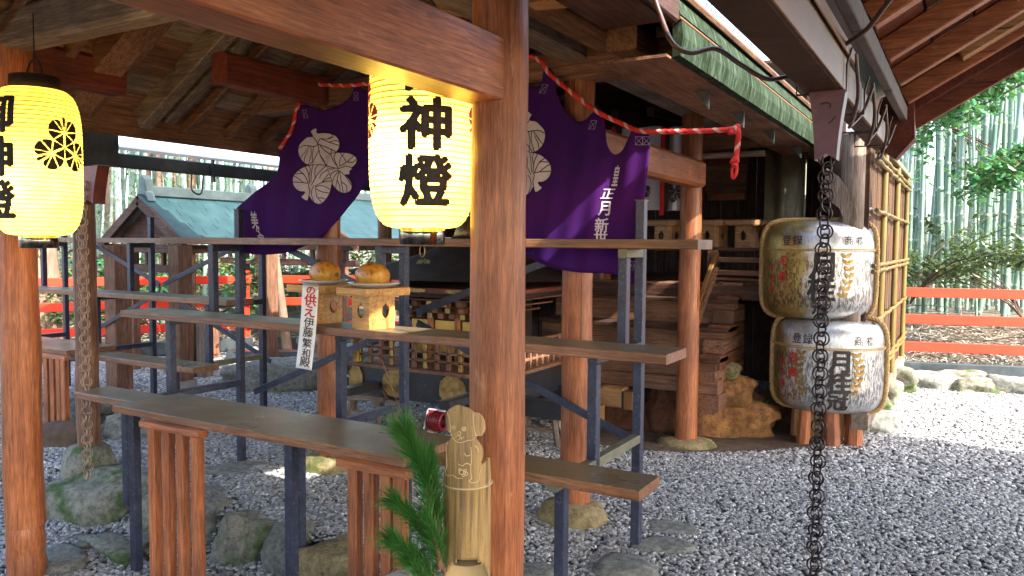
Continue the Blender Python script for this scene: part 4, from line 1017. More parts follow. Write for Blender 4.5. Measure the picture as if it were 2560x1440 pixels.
def fruit(label, c, L_, rz, stalk):
    t = thing('spotted_fruit', label, 'fruit', tuple(c), 'spotted yellow fruits'); m = MB(); vs = []; n = 28; k = 18
    ca, sa = math.cos(rz), math.sin(rz)
    for i in range(k+1):
        a = PI*i/k; x = -math.cos(a)*L_
        for j in range(n):
            b = 2*PI*j/n; r = (.063*math.sin(a)**.68*(1-.08*math.cos(a)))*(1+.05*mnoise.noise(Vector((x*18, math.cos(b)*1.3, math.sin(b)*1.3))))
            y = r*math.cos(b)*1.05; z = max(-.048, r*math.sin(b))
            vs.append((c[0]+x*ca-y*sa, c[1]+x*sa+y*ca, c[2]+.047+z))
    m.add(vs, [(i*n+j, i*n+(j+1) % n, (i+1)*n+(j+1) % n, (i+1)*n+j) for i in range(k) for j in range(n)], True); m.build('rind', 'fruit', t)
    if stalk:
        b = Vector((c[0]-.02, c[1], c[2]+.104)); m = MB().tube(curve([b+Vector((0, 0, -.006)), b+Vector((.002, 0, .012)), b+Vector((.018, 0, .03)), b+Vector((.022, 0, .045))]), [.009]*8+[.006]*8+[.0035]*9, 8); m.build('stalk', 'brownZ', t)
    else:
        b = Vector((c[0]+L_*.98, c[1]-.01, c[2]+.045)); m = MB().rock(b, (.012, .01, .012), 3, 2); m.build('calyx', 'orangestone', t)
fruit('plump spotted orange fruit on the left plate', (cL.x+.01, 2.90, zt+.002), .092, -.25, False)
fruit('green and yellow spotted fruit with a dry stalk on the right plate', (cR.x-.0, 2.845, zt+.002), .094, -.2, True)
# paper strip with brush lettering
ys = 2.70
t = thing('paper_strip', 'long white paper strip with red and black brush characters hanging over the middle shelf', 'paper sign', tuple(W(765, 820, Y=ys)))
k = 22; vs = []
cor = [(757, 706), (797, 712), (779, 926), (739, 919)]
def strip(x, v, d=0):   # x in -.5..5, v 0..1 downwards
    a = Vector(cor[0]).lerp(Vector(cor[3]), v); b = Vector(cor[1]).lerp(Vector(cor[2]), v); p = a.lerp(b, x+.5)
    p.x += 2.5*math.sin(v*PI)
    return W(p.x, p.y, Y=ys-.006*math.sin(v*2.6)-d+(.10*max(0, .05-v)/.05))
for j in range(k+1):
    for i in range(7): vs.append(strip(-.5+i/6, j/k))
o = MB().add(vs, [(j*7+i, j*7+i+1, (j+1)*7+i+1, (j+1)*7+i) for j in range(k) for i in range(6)], True).build('paper', 'white', t)
o.modifiers.new('thickness', 'SOLIDIFY').thickness = .0006
for ch, v, s, mt in (('の', .075, .62, 'redink'), ('供', .19, .78, 'redink'), ('え', .325, .78, 'redink'), ('伊', .455, .66, 'ink'), ('藤', .57, .66, 'ink'), ('繁', .695, .62, 'ink'), ('和', .81, .58, 'ink'), ('殿', .915, .66, 'ink')):
    bm = text_bm(ch, .03 if mt == 'redink' else .012); m = MB()
    sheet(m, bm, lambda x, y, tt: strip(.02+x*s, v-y*s*.19, .0025+tt)); m.build('character', mt, t)

# ------------------------------------------------------------------ carved bamboo and pine in front of the post
cb_ = W(1168, 1215, D=2.075); BR = .0635; sc_px = 60.0
BX, BY = cb_.x, cb_.y
fa = math.atan2(-BY, -BX)
t = thing('carved_bamboo', 'thick dried bamboo tube with a puppy carved from its top, before the front post', 'bamboo vase', (BX, BY, 0))
def bcyl(px, py, r=BR, dt=0):
    a = math.asin(max(-.995, min(.995, (px-1168)/sc_px))); D = 2.075-r*math.cos(a)
    z = W(1168, py, D=2.075-.05).z
    return (BX+(r-dt)*math.cos(fa+a), BY+(r-dt)*math.sin(fa+a), z)
zn = bcyl(1168, 1215)[2]; zcut = bcyl(1168, 1440)[2]
m = MB(); n = 48; zs_l = [0.0, .12, .24]+list(np.linspace(.30, zn-.012, 12))+[zn-.008, zn-.004, zn, zn+.004, zn+.010]
rows = []
def rad(z, base=BR): return base*(1+.035*math.exp(-((z-(zn-.003))/.005)**2)-.03*math.exp(-((z-(zn+.004))/.003)**2)-.012*math.exp(-((z-.35)/.3)**2))
def topz(a):   # upper rim: the tall back and right side of the tube above the node
    return None
for z in zs_l: rows.append([(BX+rad(z)*math.cos(2*PI*k/n), BY+rad(z)*math.sin(2*PI*k/n), z) for k in range(n)])
def hole(p):    # slanted opening cut into the front of the tube
    d = Vector((p[0]-BX, p[1]-BY, 0)).dot(Vector((math.cos(fa), math.sin(fa), 0)))/BR
    zt_ = .50+.085*max(0, d)
    return d > .12 and p[2] < zt_+.0 and p[2] > .16-.1*d
vs = [p for r in rows for p in r]
fine = MB()
zz = sorted(set([round(z, 4) for z in list(np.linspace(0, .62, 63))]+[round(float(z), 4) for z in zs_l if z > .62])); vs = []; n = 64
for z in zz:
    for k in range(n): a = 2*PI*k/n; vs.append((BX+rad(z)*math.cos(a), BY+rad(z)*math.sin(a), z))
fs = []
for i in range(len(zz)-1):
    for k in range(n):
        f = (i*n+k, i*n+(k+1) % n, (i+1)*n+(k+1) % n, (i+1)*n+k); cx = [sum(vs[j][d] for j in f)/4 for d in range(3)]
        if not hole(cx): fs.append(f)
o = MB().add(vs, fs, True).build('tube', ['bamboodead', 'bambooin'], t); s_ = o.modifiers.new('wall', 'SOLIDIFY'); s_.thickness = .008; s_.offset = -1; s_.material_offset = 1; s_.material_offset_rim = 1
MB().lathe((BX, BY, zn-.004), [(BR-.012, 0), (.001, .001)], 32, False).build('node_wall', 'bambooin', t)
MB().lathe((BX, BY, .56), [(BR-.009, 0), (.001, .001)], 32, False).build('node_wall', 'bambooin', t)
dog = [(1110, 1198), (1113, 1150), (1118, 1116), (1128, 1092), (1131, 1086), (1128, 1078), (1122, 1080), (1116, 1070), (1114, 1045), (1118, 1028), (1130, 1016), (1142, 1009), (1160, 1012), (1176, 1018), (1186, 1027), (1196, 1028), (1206, 1040), (1212, 1060), (1211, 1076), (1202, 1088), (1192, 1085), (1190, 1092), (1198, 1104), (1206, 1120), (1207, 1140), (1202, 1154), (1206, 1160), (1213, 1156), (1217, 1150), (1224, 1150), (1227, 1200), (1227, 1216), (1109, 1216)]
dg_ = curve([(a, b, 0) for a, b in dog[:28]], 3); poly = [(p.x, p.y) for p in dg_]+dog[28:]
bm = poly_mesh(poly, [1108+6*i for i in range(21)])
m = MB(); sheet(m, bm, lambda x, y, tt: bcyl(x, y, BR, tt), .007); m.build('puppy_panel', 'bamboodead', t)
def line(pts, closed=False, r=.0012):
    P = curve([(a, b, 0) for a, b in (pts+[pts[0]] if closed else pts)], 4)
    MB().tube([bcyl(p.x, p.y, BR+.0004) for p in P], r, 5).build('carved_line', 'groove', t)
def circ(cx, cy, r): return [(cx+r*math.cos(a), cy+r*math.sin(a)) for a in np.linspace(0, 2*PI, 9)[:-1]]
line([(1186, 1027), (1181, 1040), (1184, 1062), (1187, 1082), (1192, 1086)]); line([(1119, 1030), (1124, 1050), (1127, 1074), (1126, 1080)])
line([(1127, 1082), (1136, 1096), (1150, 1102), (1168, 1096), (1176, 1095), (1184, 1092), (1189, 1088)])
line(circ(1134, 1066, 4.5), True); line(circ(1159, 1067, 5), True); line(circ(1148, 1079, 4), True, .0016); line(circ(1134, 1066, 1.6), True); line(circ(1159, 1067, 1.8), True)
line([(1138, 1089), (1148, 1085), (1153, 1090), (1160, 1087)]); line([(1146, 1096), (1151, 1090), (1155, 1095)])
line([(1120, 1104), (1116, 1130), (1118, 1165), (1114, 1186), (1120, 1192), (1132, 1186), (1142, 1192), (1156, 1192)]); line([(1176, 1112), (1178, 1140), (1176, 1170), (1178, 1192), (1172, 1198), (1180, 1203), (1190, 1202), (1197, 1196), (1198, 1180), (1204, 1162)])
line([(1186, 1110), (1193, 1118), (1195, 1128)]); line([(1160, 1128), (1166, 1135), (1175, 1132)]); line([(1146, 1156), (1156, 1160), (1166, 1153), (1176, 1158)])
for a, b, r in ((1154, 1176, 6), (1163, 1172, 3), (1150, 1170, 3), (1166, 1180, 3.5), (1158, 1184, 3)): line(circ(a, b, r), True)
m = MB().tube([(BX+(rad(zn-.004)+.0006)*math.cos(a), BY+(rad(zn-.004)+.0006)*math.sin(a), zn-.004) for a in np.linspace(0, 2*PI, 49)[:-1]], .0022, 6, closed=True); m.build('node_ring', 'groove', t)
# pine branches standing beside it
def pine(label, pts, ln, seed, dens=230):
    t = thing('pine_branch', label, 'pine branch', tuple(pts[0]), 'pine branches tied to the bamboo'); r_ = random.Random(seed)
    P = curve(pts, 8); m = MB().tube(P, [.006*(1-i/len(P))+.002 for i in range(len(P))], 7); m.build('stem', 'brownZ', t)
    m = MB(); n = len(P)-1; ln *= 1.15
    L_ = sum((P[i+1]-P[i]).length for i in range(n)); cnt = int(dens*L_*7)
    for k in range(cnt):
        f = r_.random()**.8*n; i = min(n-1, int(f)); p = P[i].lerp(P[i+1], f-i); d = (P[i+1]-P[i]).normalized()
        a = r_.random()*2*PI; x = d.orthogonal().normalized(); y = d.cross(x)
        side = (x*math.cos(a)+y*math.sin(a)); nd = (d*(.95+.5*r_.random())+side*(.45+.55*r_.random())).normalized()
        L2 = ln*(.55+.65*r_.random()); w_ = .0016
        e = p+nd*L2+Vector((0, 0, -.06*L2)); s2 = nd.cross(Vector((r_.random()-.5, r_.random()-.5, r_.random()-.5))).normalized()*w_; s3 = nd.cross(s2).normalized()*w_
        o_ = len(m.v); m.v += [tuple(p+s2), tuple(p-s2*.5+s3), tuple(p-s2*.5-s3), tuple(e)]
        for q_ in ((0, 1, 3), (1, 2, 3), (2, 0, 3)): m.f.append(tuple(o_+z for z in q_)); m.sm.append(False); m.mi.append(0)
    tag(m.build('needles', 'pine', t), kind='stuff'); return t
pp = lambda *a: [W(x, y, D=d) for x, y, d in a]
pine('pine branch rising highest, its tip in front of the table corner', pp((1105, 1400, 2.05), (1085, 1290, 2.04), (1060, 1190, 2.02), (1030, 1120, 2.0), (1012, 1078, 1.98)), .075, 1, 340)
pine('short pine twig upright beside the puppy carving', pp((1100, 1330, 2.06), (1092, 1240, 2.05), (1080, 1180, 2.05), (1070, 1140, 2.05)), .062, 2, 260)
pine('pine twig reaching left with its tip over the right slats', pp((1112, 1430, 2.02), (1075, 1350, 2.0), (1030, 1290, 1.97), (985, 1252, 1.95)), .060, 3, 300)
pine('lowest pine twig spreading left at the bottom edge', pp((1112, 1470, 2.02), (1070, 1420, 2.0), (1020, 1375, 1.96), (985, 1350, 1.94)), .065, 4, 300)
pine('small pine twig hanging down beside the bamboo tube', pp((1100, 1420, 2.0), (1095, 1380, 1.98), (1080, 1330, 1.97), (1065, 1290, 1.96)), .055, 5, 260)
pine('pine twig at the bottom edge pointing down right', pp((1080, 1500, 1.98), (1060, 1450, 1.97), (1040, 1420, 1.96), (1015, 1400, 1.95)), .06, 6, 260)
m = MB().tube(curve(pp((1040, 1075, 2.15), (1010, 1040, 2.2), (985, 985, 2.25), (955, 900, 2.3))), [.0016]*25, 5)
m.tube(curve(pp((1000, 1030, 2.21), (975, 1005, 2.25), (955, 975, 2.28))), .0011, 5)
single('bare_twig', m, 'brownZ', 'thin bare twig rising above the pine in front of the shelves', 'twig')

# ------------------------------------------------------------------ shrine hall with stairs
Hh = thing('shrine_hall', 'dark timber shrine hall with wooden stairs behind the right posts', 'shrine', (-2.4, 6.6, 0))
def hb(n, mat, *a, c=.006): return MB().box(*a, c).build(n, mat, Hh)
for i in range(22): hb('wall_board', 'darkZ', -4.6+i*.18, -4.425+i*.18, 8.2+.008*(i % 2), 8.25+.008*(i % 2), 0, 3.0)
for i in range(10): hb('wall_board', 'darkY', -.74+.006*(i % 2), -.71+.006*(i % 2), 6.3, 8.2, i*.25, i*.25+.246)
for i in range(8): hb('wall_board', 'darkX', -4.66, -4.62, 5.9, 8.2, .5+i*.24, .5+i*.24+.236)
MT['sideplank'] = wood('reddish_side_plank', (.26, .10, .05), (.12, .045, .022), 'Y', .5, .3)
ns = 6; x0s, x1s = -3.05, -1.49
for i in range(ns):
    z = .50+i*.098; y = 5.30+i*.125
    if i % 2 == 0: continue
    hb('tread', 'darkX', x0s, x1s, y-.02, y+.27, z-.03, z, c=.004)
    hb('riser', 'brownX', x0s+.02, x1s-.02, y+.01, y+.03, z-.195, z-.031, c=.002)
for i in range(9):
    z = .22+i*.1; y0 = 5.34+max(0, i-2)*.118
    hb('stair_side_beam', 'sideplank' if i % 2 else 'brownY', x1s-.16, x1s+.0, y0+.015, 6.15, z, z+.096, c=.008)
hb('ground_sill', 'brownX', x0s-.4, x1s+.02, 5.352, 5.50, .36, .46); hb('ground_sill', 'brownY', -1.68, -1.46, 5.352, 5.56, .24, .358); hb('sill_block', 'paleX', -2.30, -2.13, 5.22, 5.36, .22, .36)
hb('base_beam', 'redstone', -3.6, -1.72, 5.46, 5.7, 0, .23)
for i in range(9): hb('deck_board', 'brownX', -4.6, -.8, 6.10+i*.23, 6.10+i*.23+.226, 1.06, 1.10)
hb('deck_edge', 'darkX', -4.6, -1.02, 6.05, 6.095, .98, 1.09)
for z in (1.13, 1.19, 1.29):
    hb('rail', 'brownX', -1.74, -1.04, 6.08, 6.12, z-.02 if z > 1.15 else z, z+.02)
    hb('rail', 'brownX', -4.5, -3.1, 6.08, 6.12, z-.02 if z > 1.15 else z, z+.02)
for x in (-1.74, -3.1, -1.06): hb('rail_post', 'brownZ', x-.03, x+.03, 6.06, 6.14, 1.09, 1.36)
MB().bar((-1.70, 5.35, .74), (-1.70, 6.08, 1.34), .035, .045).build('stair_rail', 'guttan', Hh)
MB().bar((-1.70, 5.35, .62), (-1.70, 6.08, 1.22), .03, .04).build('stair_rail', 'brownY', Hh)
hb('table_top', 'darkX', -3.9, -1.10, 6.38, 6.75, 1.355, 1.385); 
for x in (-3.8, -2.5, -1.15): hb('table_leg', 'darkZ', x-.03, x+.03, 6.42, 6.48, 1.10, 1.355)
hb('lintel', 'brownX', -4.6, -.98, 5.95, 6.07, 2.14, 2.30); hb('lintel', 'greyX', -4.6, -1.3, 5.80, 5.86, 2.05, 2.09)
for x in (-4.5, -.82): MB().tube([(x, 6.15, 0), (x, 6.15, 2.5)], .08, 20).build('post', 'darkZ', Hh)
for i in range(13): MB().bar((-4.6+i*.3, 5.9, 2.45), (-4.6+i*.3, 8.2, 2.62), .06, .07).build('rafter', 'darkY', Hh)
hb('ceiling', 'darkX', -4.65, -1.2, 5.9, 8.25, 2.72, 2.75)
hb('inner_rail', 'greyX', -4.4, -1.0, 7.55, 7.60, 1.62, 1.66)
# gilded panel and screens inside
t = thing('door_hanging', 'dim red and gold hanging panel in the dark shrine doorway', 'hanging', tuple(W(1812, 430, Y=7.2)))
a = W(1758, 362, Y=7.2); b = W(1868, 500, Y=7.2)
MB().box(a.x, b.x, 7.19, 7.20, b.z, a.z, .002).build('panel', 'redbrown', t); MB().box(a.x+.02, b.x-.01, 7.178, 7.187, b.z+.0, b.z+.32, .002).build('lower_panel', 'brownX', t)
MB().box(a.x+.10, b.x-.02, 7.170, 7.176, b.z+.004, b.z+.06, .001).build('panel_border', 'orangeX', t)
single('drum_lamp', MB().lathe(tuple(W(1752, 505, Y=7.0)), [(.03, 0), (.05, .02), (.055, .06), (.04, .10), (.02, .12)], 16), 'bracketR', 'little red round lamp left of the hanging panel inside the shrine', 'lamp')
m = MB(); pts = []
a = W(1908, 600, D=6.4); b = W(2008, 600, D=6.0)
for i in range(33):
    f = i/32; p = a.lerp(b, f); r = .03*math.sin(f*PI*3.0); pts.append((p.x+r*.5, p.y+r))
vs = [(x, y, z) for z in (.95, 2.18) for x, y in pts]; n = 33
m.add(vs, [(i, i+1, n+i+1, n+i) for i in range(32)], True)
o = single('hanging_screen', m, 'steelgreen', 'olive grey curved screen standing in the shadow above the barrels', 'screen'); o.modifiers.new('t', 'SOLIDIFY').thickness = .01
# white crested banners with red ribbons
MT['banner'] = plain('greyish_white_cloth', (.50, .49, .58), (.42, .41, .50), .85, 0, 3, bs=.1)
MT['ribbon'] = plain('red_ribbon_cloth', (.55, .012, .02), (.40, .01, .015), .7, 0, 6, bs=.1)
yb = 5.74; t = thing('shrine_banner', 'white banner cloth with dark leaf crests and red ribbons across the shrine front', 'banner', tuple(W(1620, 520, Y=yb)))
for (xa, xb, yt_, y2) in ((1512, 1545, 325, 522), (1556, 1650, 322, 525), (1672, 1700, 318, 526), (1440, 1500, 325, 520)):
    a = W(xa, yt_, Y=yb); b = W(xb, y2, Y=yb); m = MB(); vs = []; k = 10
    for j in range(k+1):
        for i in range(k+1): vs.append((a.x+(b.x-a.x)*i/k, yb+.012*math.sin(i*.9+xa), a.z+(b.z-a.z)*j/k))
    m.add(vs, [(j*(k+1)+i, j*(k+1)+i+1, (j+1)*(k+1)+i+1, (j+1)*(k+1)+i) for j in range(k) for i in range(k)], True); m.build('cloth', 'banner', t)
for (xa, y2, mt) in ((1534, 360, 'ribbon'), (1546, 410, 'black'), (1658, 538, 'ribbon'), (1670, 525, 'black')):
    a = W(xa, 318, Y=yb-.03); b = W(xa, y2, Y=yb-.03); MB().box(a.x-.017, a.x+.017, yb-.035, yb-.03, b.z, a.z, .001).build('ribbon', mt, t)
def flat_crest(t, px, py, y, R, mat):
    c = W(px, py, Y=y); m = MB()
    for cell in crest_cells(R, PI/2+.3): m.add([(c.x+a, y, c.z+b) for a, b in cell], [tuple(range(len(cell)))])
    m.build('crest', mat, t)
flat_crest(t, 1628, 395, yb-.018, .075, 'ink'); flat_crest(t, 1600, 475, yb-.018, .075, 'ink'); flat_crest(t, 1690, 480, yb-.018, .075, 'ink')
# offering stands on the shrine table
for px, lb in ((1872, 'pale offering stand at the right end of the shrine table'), (1782, 'pale offering stand next to the round shrine post on the shrine table'), (1668, 'pale offering stand left of the round shrine post on the shrine table')):
    c = W(px, 600, Y=6.55); sanbo('offering_stand', lb, (c.x, 6.56, 1.3855), 1.08, 'paleX', -.3, 'pale offering stands inside the shrine')
c = W(1502, 700, Y=6.3); sanbo('offering_stand', 'orange offering stand under the hem of the purple curtain', (c.x, 6.3, 1.1005), .8, 'orangeX', -.3)
t = thing('brass_fan', 'round brass ornament edge right of the purple curtain hem post', 'ornament', tuple(W(1440, 690, D=5.6)))
m = MB(); c = W(1438, 690, D=5.7); m.add([(c.x+.085*math.cos(a)*.8, c.y+.085*math.cos(a)*.3, c.z+.13*math.sin(a)) for a in np.linspace(0, 2*PI, 25)[:-1]], [tuple(range(24))]); o = m.build('disc', 'gold', t); o.modifiers.new('t', 'SOLIDIFY').thickness = .012

# ------------------------------------------------------------------ portable shrine on its carrying poles
mc = W(1178, 1000, D=6.0); MX, MY = mc.x, mc.y
K = thing('portable_shrine', 'gilded black portable shrine with curved roof and carved railings resting on its carrying poles', 'portable shrine', (MX, MY, 0))
def kb(n, mat, *a, c=.004): return MB().box(MX+a[0], MX+a[1], MY+a[2], MY+a[3], a[4], a[5], c).build(n, mat, K)
for s in (-1, 1):
    kb('carrying_pole', 'blackpaint', -1.05, 1.15, s*.30-.05, s*.30+.05, .22, .34); kb('pole_cap', 'guttan', 1.15, 1.22, s*.30-.055, s*.30+.055, .215, .345)
    kb('cross_pole', 'blackpaint', s*.42-.045, s*.42+.045, -.95, .95, .345, .40)
kb('base_frame', 'blackpaint', -.62, .62, -.62, -.54, .30, .50); kb('base_frame', 'blackpaint', -.62, .62, .54, .62, .30, .50); kb('base_frame', 'blackpaint', -.62, -.54, -.54, .54, .30, .50); kb('base_frame', 'blackpaint', .54, .62, -.54, .54, .30, .50)
kb('base_top', 'brownX', -.66, .66, -.66, .66, .50, .525)
def plaque(x0, x1, z0, z1, y):
    m = MB(); P = []
    for i in range(28):
        a = 2*PI*i/28; r = 1+.08*math.cos(4*a)+.03*math.sin(12*a); u, v = math.copysign(abs(math.cos(a))**.5, math.cos(a)), math.copysign(abs(math.sin(a))**.5, math.sin(a))
        P.append((MX+(x0+x1)/2+u*r*(x1-x0)/2, MY+y, (z0+z1)/2+v*r*(z1-z0)/2))
    m.prism(P, (0, -.012, 0)); m.build('brass_plate', 'gold', K)
plaque(-.34, -.13, .31, .49, -.622); plaque(.16, .36, .31, .49, -.622); plaque(-.66, -.54, .30, .49, -.624); plaque(.54, .66, .30, .49, -.624)
for i in range(13):
    x = -.60+i*.10; kb('rail_post', 'brownZ' if i % 3 else 'gold', x-.016, x+.016, -.60, -.57, .525, .72 if i % 3 else .80)
for z in (.57, .63, .70): kb('railing', 'brownX', -.64, .64, -.60, -.57, z, z+.02); kb('railing', 'brownY', .57, .60, -.6, .6, z+.0012, z+.021); kb('railing', 'brownY', -.60, -.57, -.6, .6, z+.0012, z+.021)
for i in range(12):
    y = -.5+i*.09; kb('rail_post', 'brownZ', .568, .602, y-.012, y+.012, .526, .72)
for x in (-.62, .62): MB().lathe((MX+x, MY-.6, .525), [(.03, 0), (.03, .2), (.04, .21), (.025, .24), (.035, .27), (.01, .31)], 14).build('rail_finial', 'gold', K)
kb('body', 'black', -.34, .34, -.34, .34, .525, .98)
for x in (-.34, -.12, .12, .34):
    MB().tube([(MX+x, MY-.36, .525), (MX+x, MY-.36, .98)], .025, 12).build('column', 'orangeZ', K)
for x0, x1 in ((-.30, -.15), (-.09, .09), (.15, .30)): kb('gilt_panel', 'goldpaper', x0, x1, -.355, -.342, .60, .84); kb('panel_bar', 'black', x0-.01, x1+.01, -.362, -.356, .70, .715, c=.001)
for k, z in enumerate((.86, .91, .96)):
    e = .38+k*.07
    for i in range(9):
        x = -e+i*e/4; kb('bracket_block', ('gold', 'orangeX', 'brownX')[(i+k) % 3], x-.022, x+.022, -e-.03, -e+.03, z, z+.035)
    kb('bracket_beam', 'brownX', -e-.03, e+.03, -e-.012, -e+.012, z+.0352, z+.048); kb('bracket_beam', 'brownY', e-.012, e+.012, -e+.03, e, z+.036, z+.049)
kb('eave', 'black', -.66, .66, -.66, .66, 1.03, 1.06); kb('eave_edge', 'redbrown', -.70, .70, -.70, .70, 1.062, 1.095)
for x in (-.35, 0, .35): plaque(x-.09, x+.09, 1.068, 1.09, -.702)
m = MB(); vs = []; NN = 10; ring = []
for k in range(NN+1):
    f = k/NN; e = .72*(1-f)**1.35+.10*f+.02; z = 1.096+.36*f**.85+.05*(1-f)**4
    for i in range(32):
        a = 2*PI*i/32; u = math.copysign(abs(math.cos(a))**.35, math.cos(a)); v = math.copysign(abs(math.sin(a))**.35, math.sin(a)); lift = .06*abs(math.cos(a)*math.sin(a)*2)**4*(1-f)**3
        vs.append((MX+u*e, MY+v*e, z+lift))
m.add(vs, [(k*32+i, k*32+(i+1) % 32, (k+1)*32+(i+1) % 32, (k+1)*32+i) for k in range(NN) for i in range(32)], True); m.add(vs[-32:], [tuple(range(32))]); m.build('roof', 'black', K)
m = MB()                                                                       # leaf emblem on the front roof slope
for cell in crest_cells(.10):
    m.add([(MX-.12+a, MY-.50+.42*(b+.05)*.9, 1.205+(b+.02)*.62) for a, b in cell], [tuple(range(len(cell)))])
m.build('emblem', 'gold', K)
MB().rock((MX, MY, 1.52), (.12, .12, .09), 4, 3, .05).build('roof_finial', 'gold', K)
kb('support_leg', 'greyZ', -.50, -.42, -.40, -.32, 0, .215); kb('support_leg', 'greyZ', .42, .50, -.40, -.32, 0, .215); kb('support_leg', 'greyZ', 1.0, 1.08, -.36, -.26, 0, .215)
# low stool, poles and hose reel next to it
def stool(label, c, s=1.0, rz=0):
    t = thing('low_stool', label, 'stool', tuple(c), 'low sawhorse stools'); 
    MB().box(c[0]-.17*s, c[0]+.17*s, c[1]-.07, c[1]+.07, c[2]+.20, c[2]+.235, .004).build('seat', 'greyX', t)
    for sx in (-1, 1):
        for sy in (-1, 1): MB().bar((c[0]+sx*.10*s, c[1]+sy*.03, c[2]+.20), (c[0]+sx*.15*s, c[1]+sy*.09, c[2]), .035, .03).build('leg', 'greyZ', t)
    MB().box(c[0]-.11*s, c[0]+.11*s, c[1]-.012, c[1]+.012, c[2]+.08, c[2]+.11, .003).build('stretcher', 'greyX', t)
    t.rotation_euler.z = rz; return t
c = W(915, 1062, Z=0); stool('low wooden sawhorse stool left of the portable shrine', (c.x, c.y, 0), 1.0, .3)
c = W(1335, 1115, Z=0); stool('low wooden sawhorse stool between the front post and the round post', (c.x, c.y+.1, 0), 1.0, .2)
for px0, py0, px1, py1, h_, lb in ((800, 975, 1000, 985, .055, 'chipped black and brown timber pole lying beyond the left round post'), (890, 948, 1010, 955, .06, 'short brown timber lying behind the chipped pole')):
    a = W(px0, py0, D=6.4); b = W(px1, py1, D=6.05); m = MB().bar(a, b, .07, h_*1.4, (0, 0, 1), .006); single('timber_pole', m, 'blackpaint' if px0 == 800 else 'brownX', lb, 'timber')
a = W(960, 1115, D=4.9); b = W(1110, 1058, D=5.3); single('timber_plank', MB().bar(a, b, .12, .03, (0, 0, 1), .003), 'greyX', 'slanting grey plank lying near the hose reel', 'plank')
t = thing('hose_reel', 'red garden hose wound on a bent white tube frame beneath the portable shrine', 'hose reel', tuple(W(1092, 1075, Z=0)))
rc = W(1094, 1052, D=5.15); m = MB()
for i in range(6): m.tube([(rc.x-.05+i*.019, rc.y+(.062-.004*abs(i-2.5))*math.cos(a), rc.z+(.062-.004*abs(i-2.5))*math.sin(a)) for a in np.linspace(0, 2*PI, 25)[:-1]], .012, 7, closed=True)
MT['hose'] = plain('red_rubber_hose', (.22, .008, .018), (.15, .006, .012), .35, 0, 9, bs=0)
m.build('hose', 'hose', t)
MB().tube([(rc.x-.08, rc.y-.06, rc.z-.11), (rc.x-.08, rc.y, rc.z+.06), (rc.x-.07, rc.y, rc.z+.07), (rc.x+.06, rc.y, rc.z+.07)], .007, 7).build('reel_frame', 'china', t)
MB().tube([(rc.x-.08, rc.y-.06, rc.z-.11), (rc.x+.10, rc.y-.06, rc.z-.11), (rc.x+.10, rc.y+.06, rc.z-.11), (rc.x-.08, rc.y+.06, rc.z-.11)], .007, 7, closed=True).build('reel_frame', 'china', t)

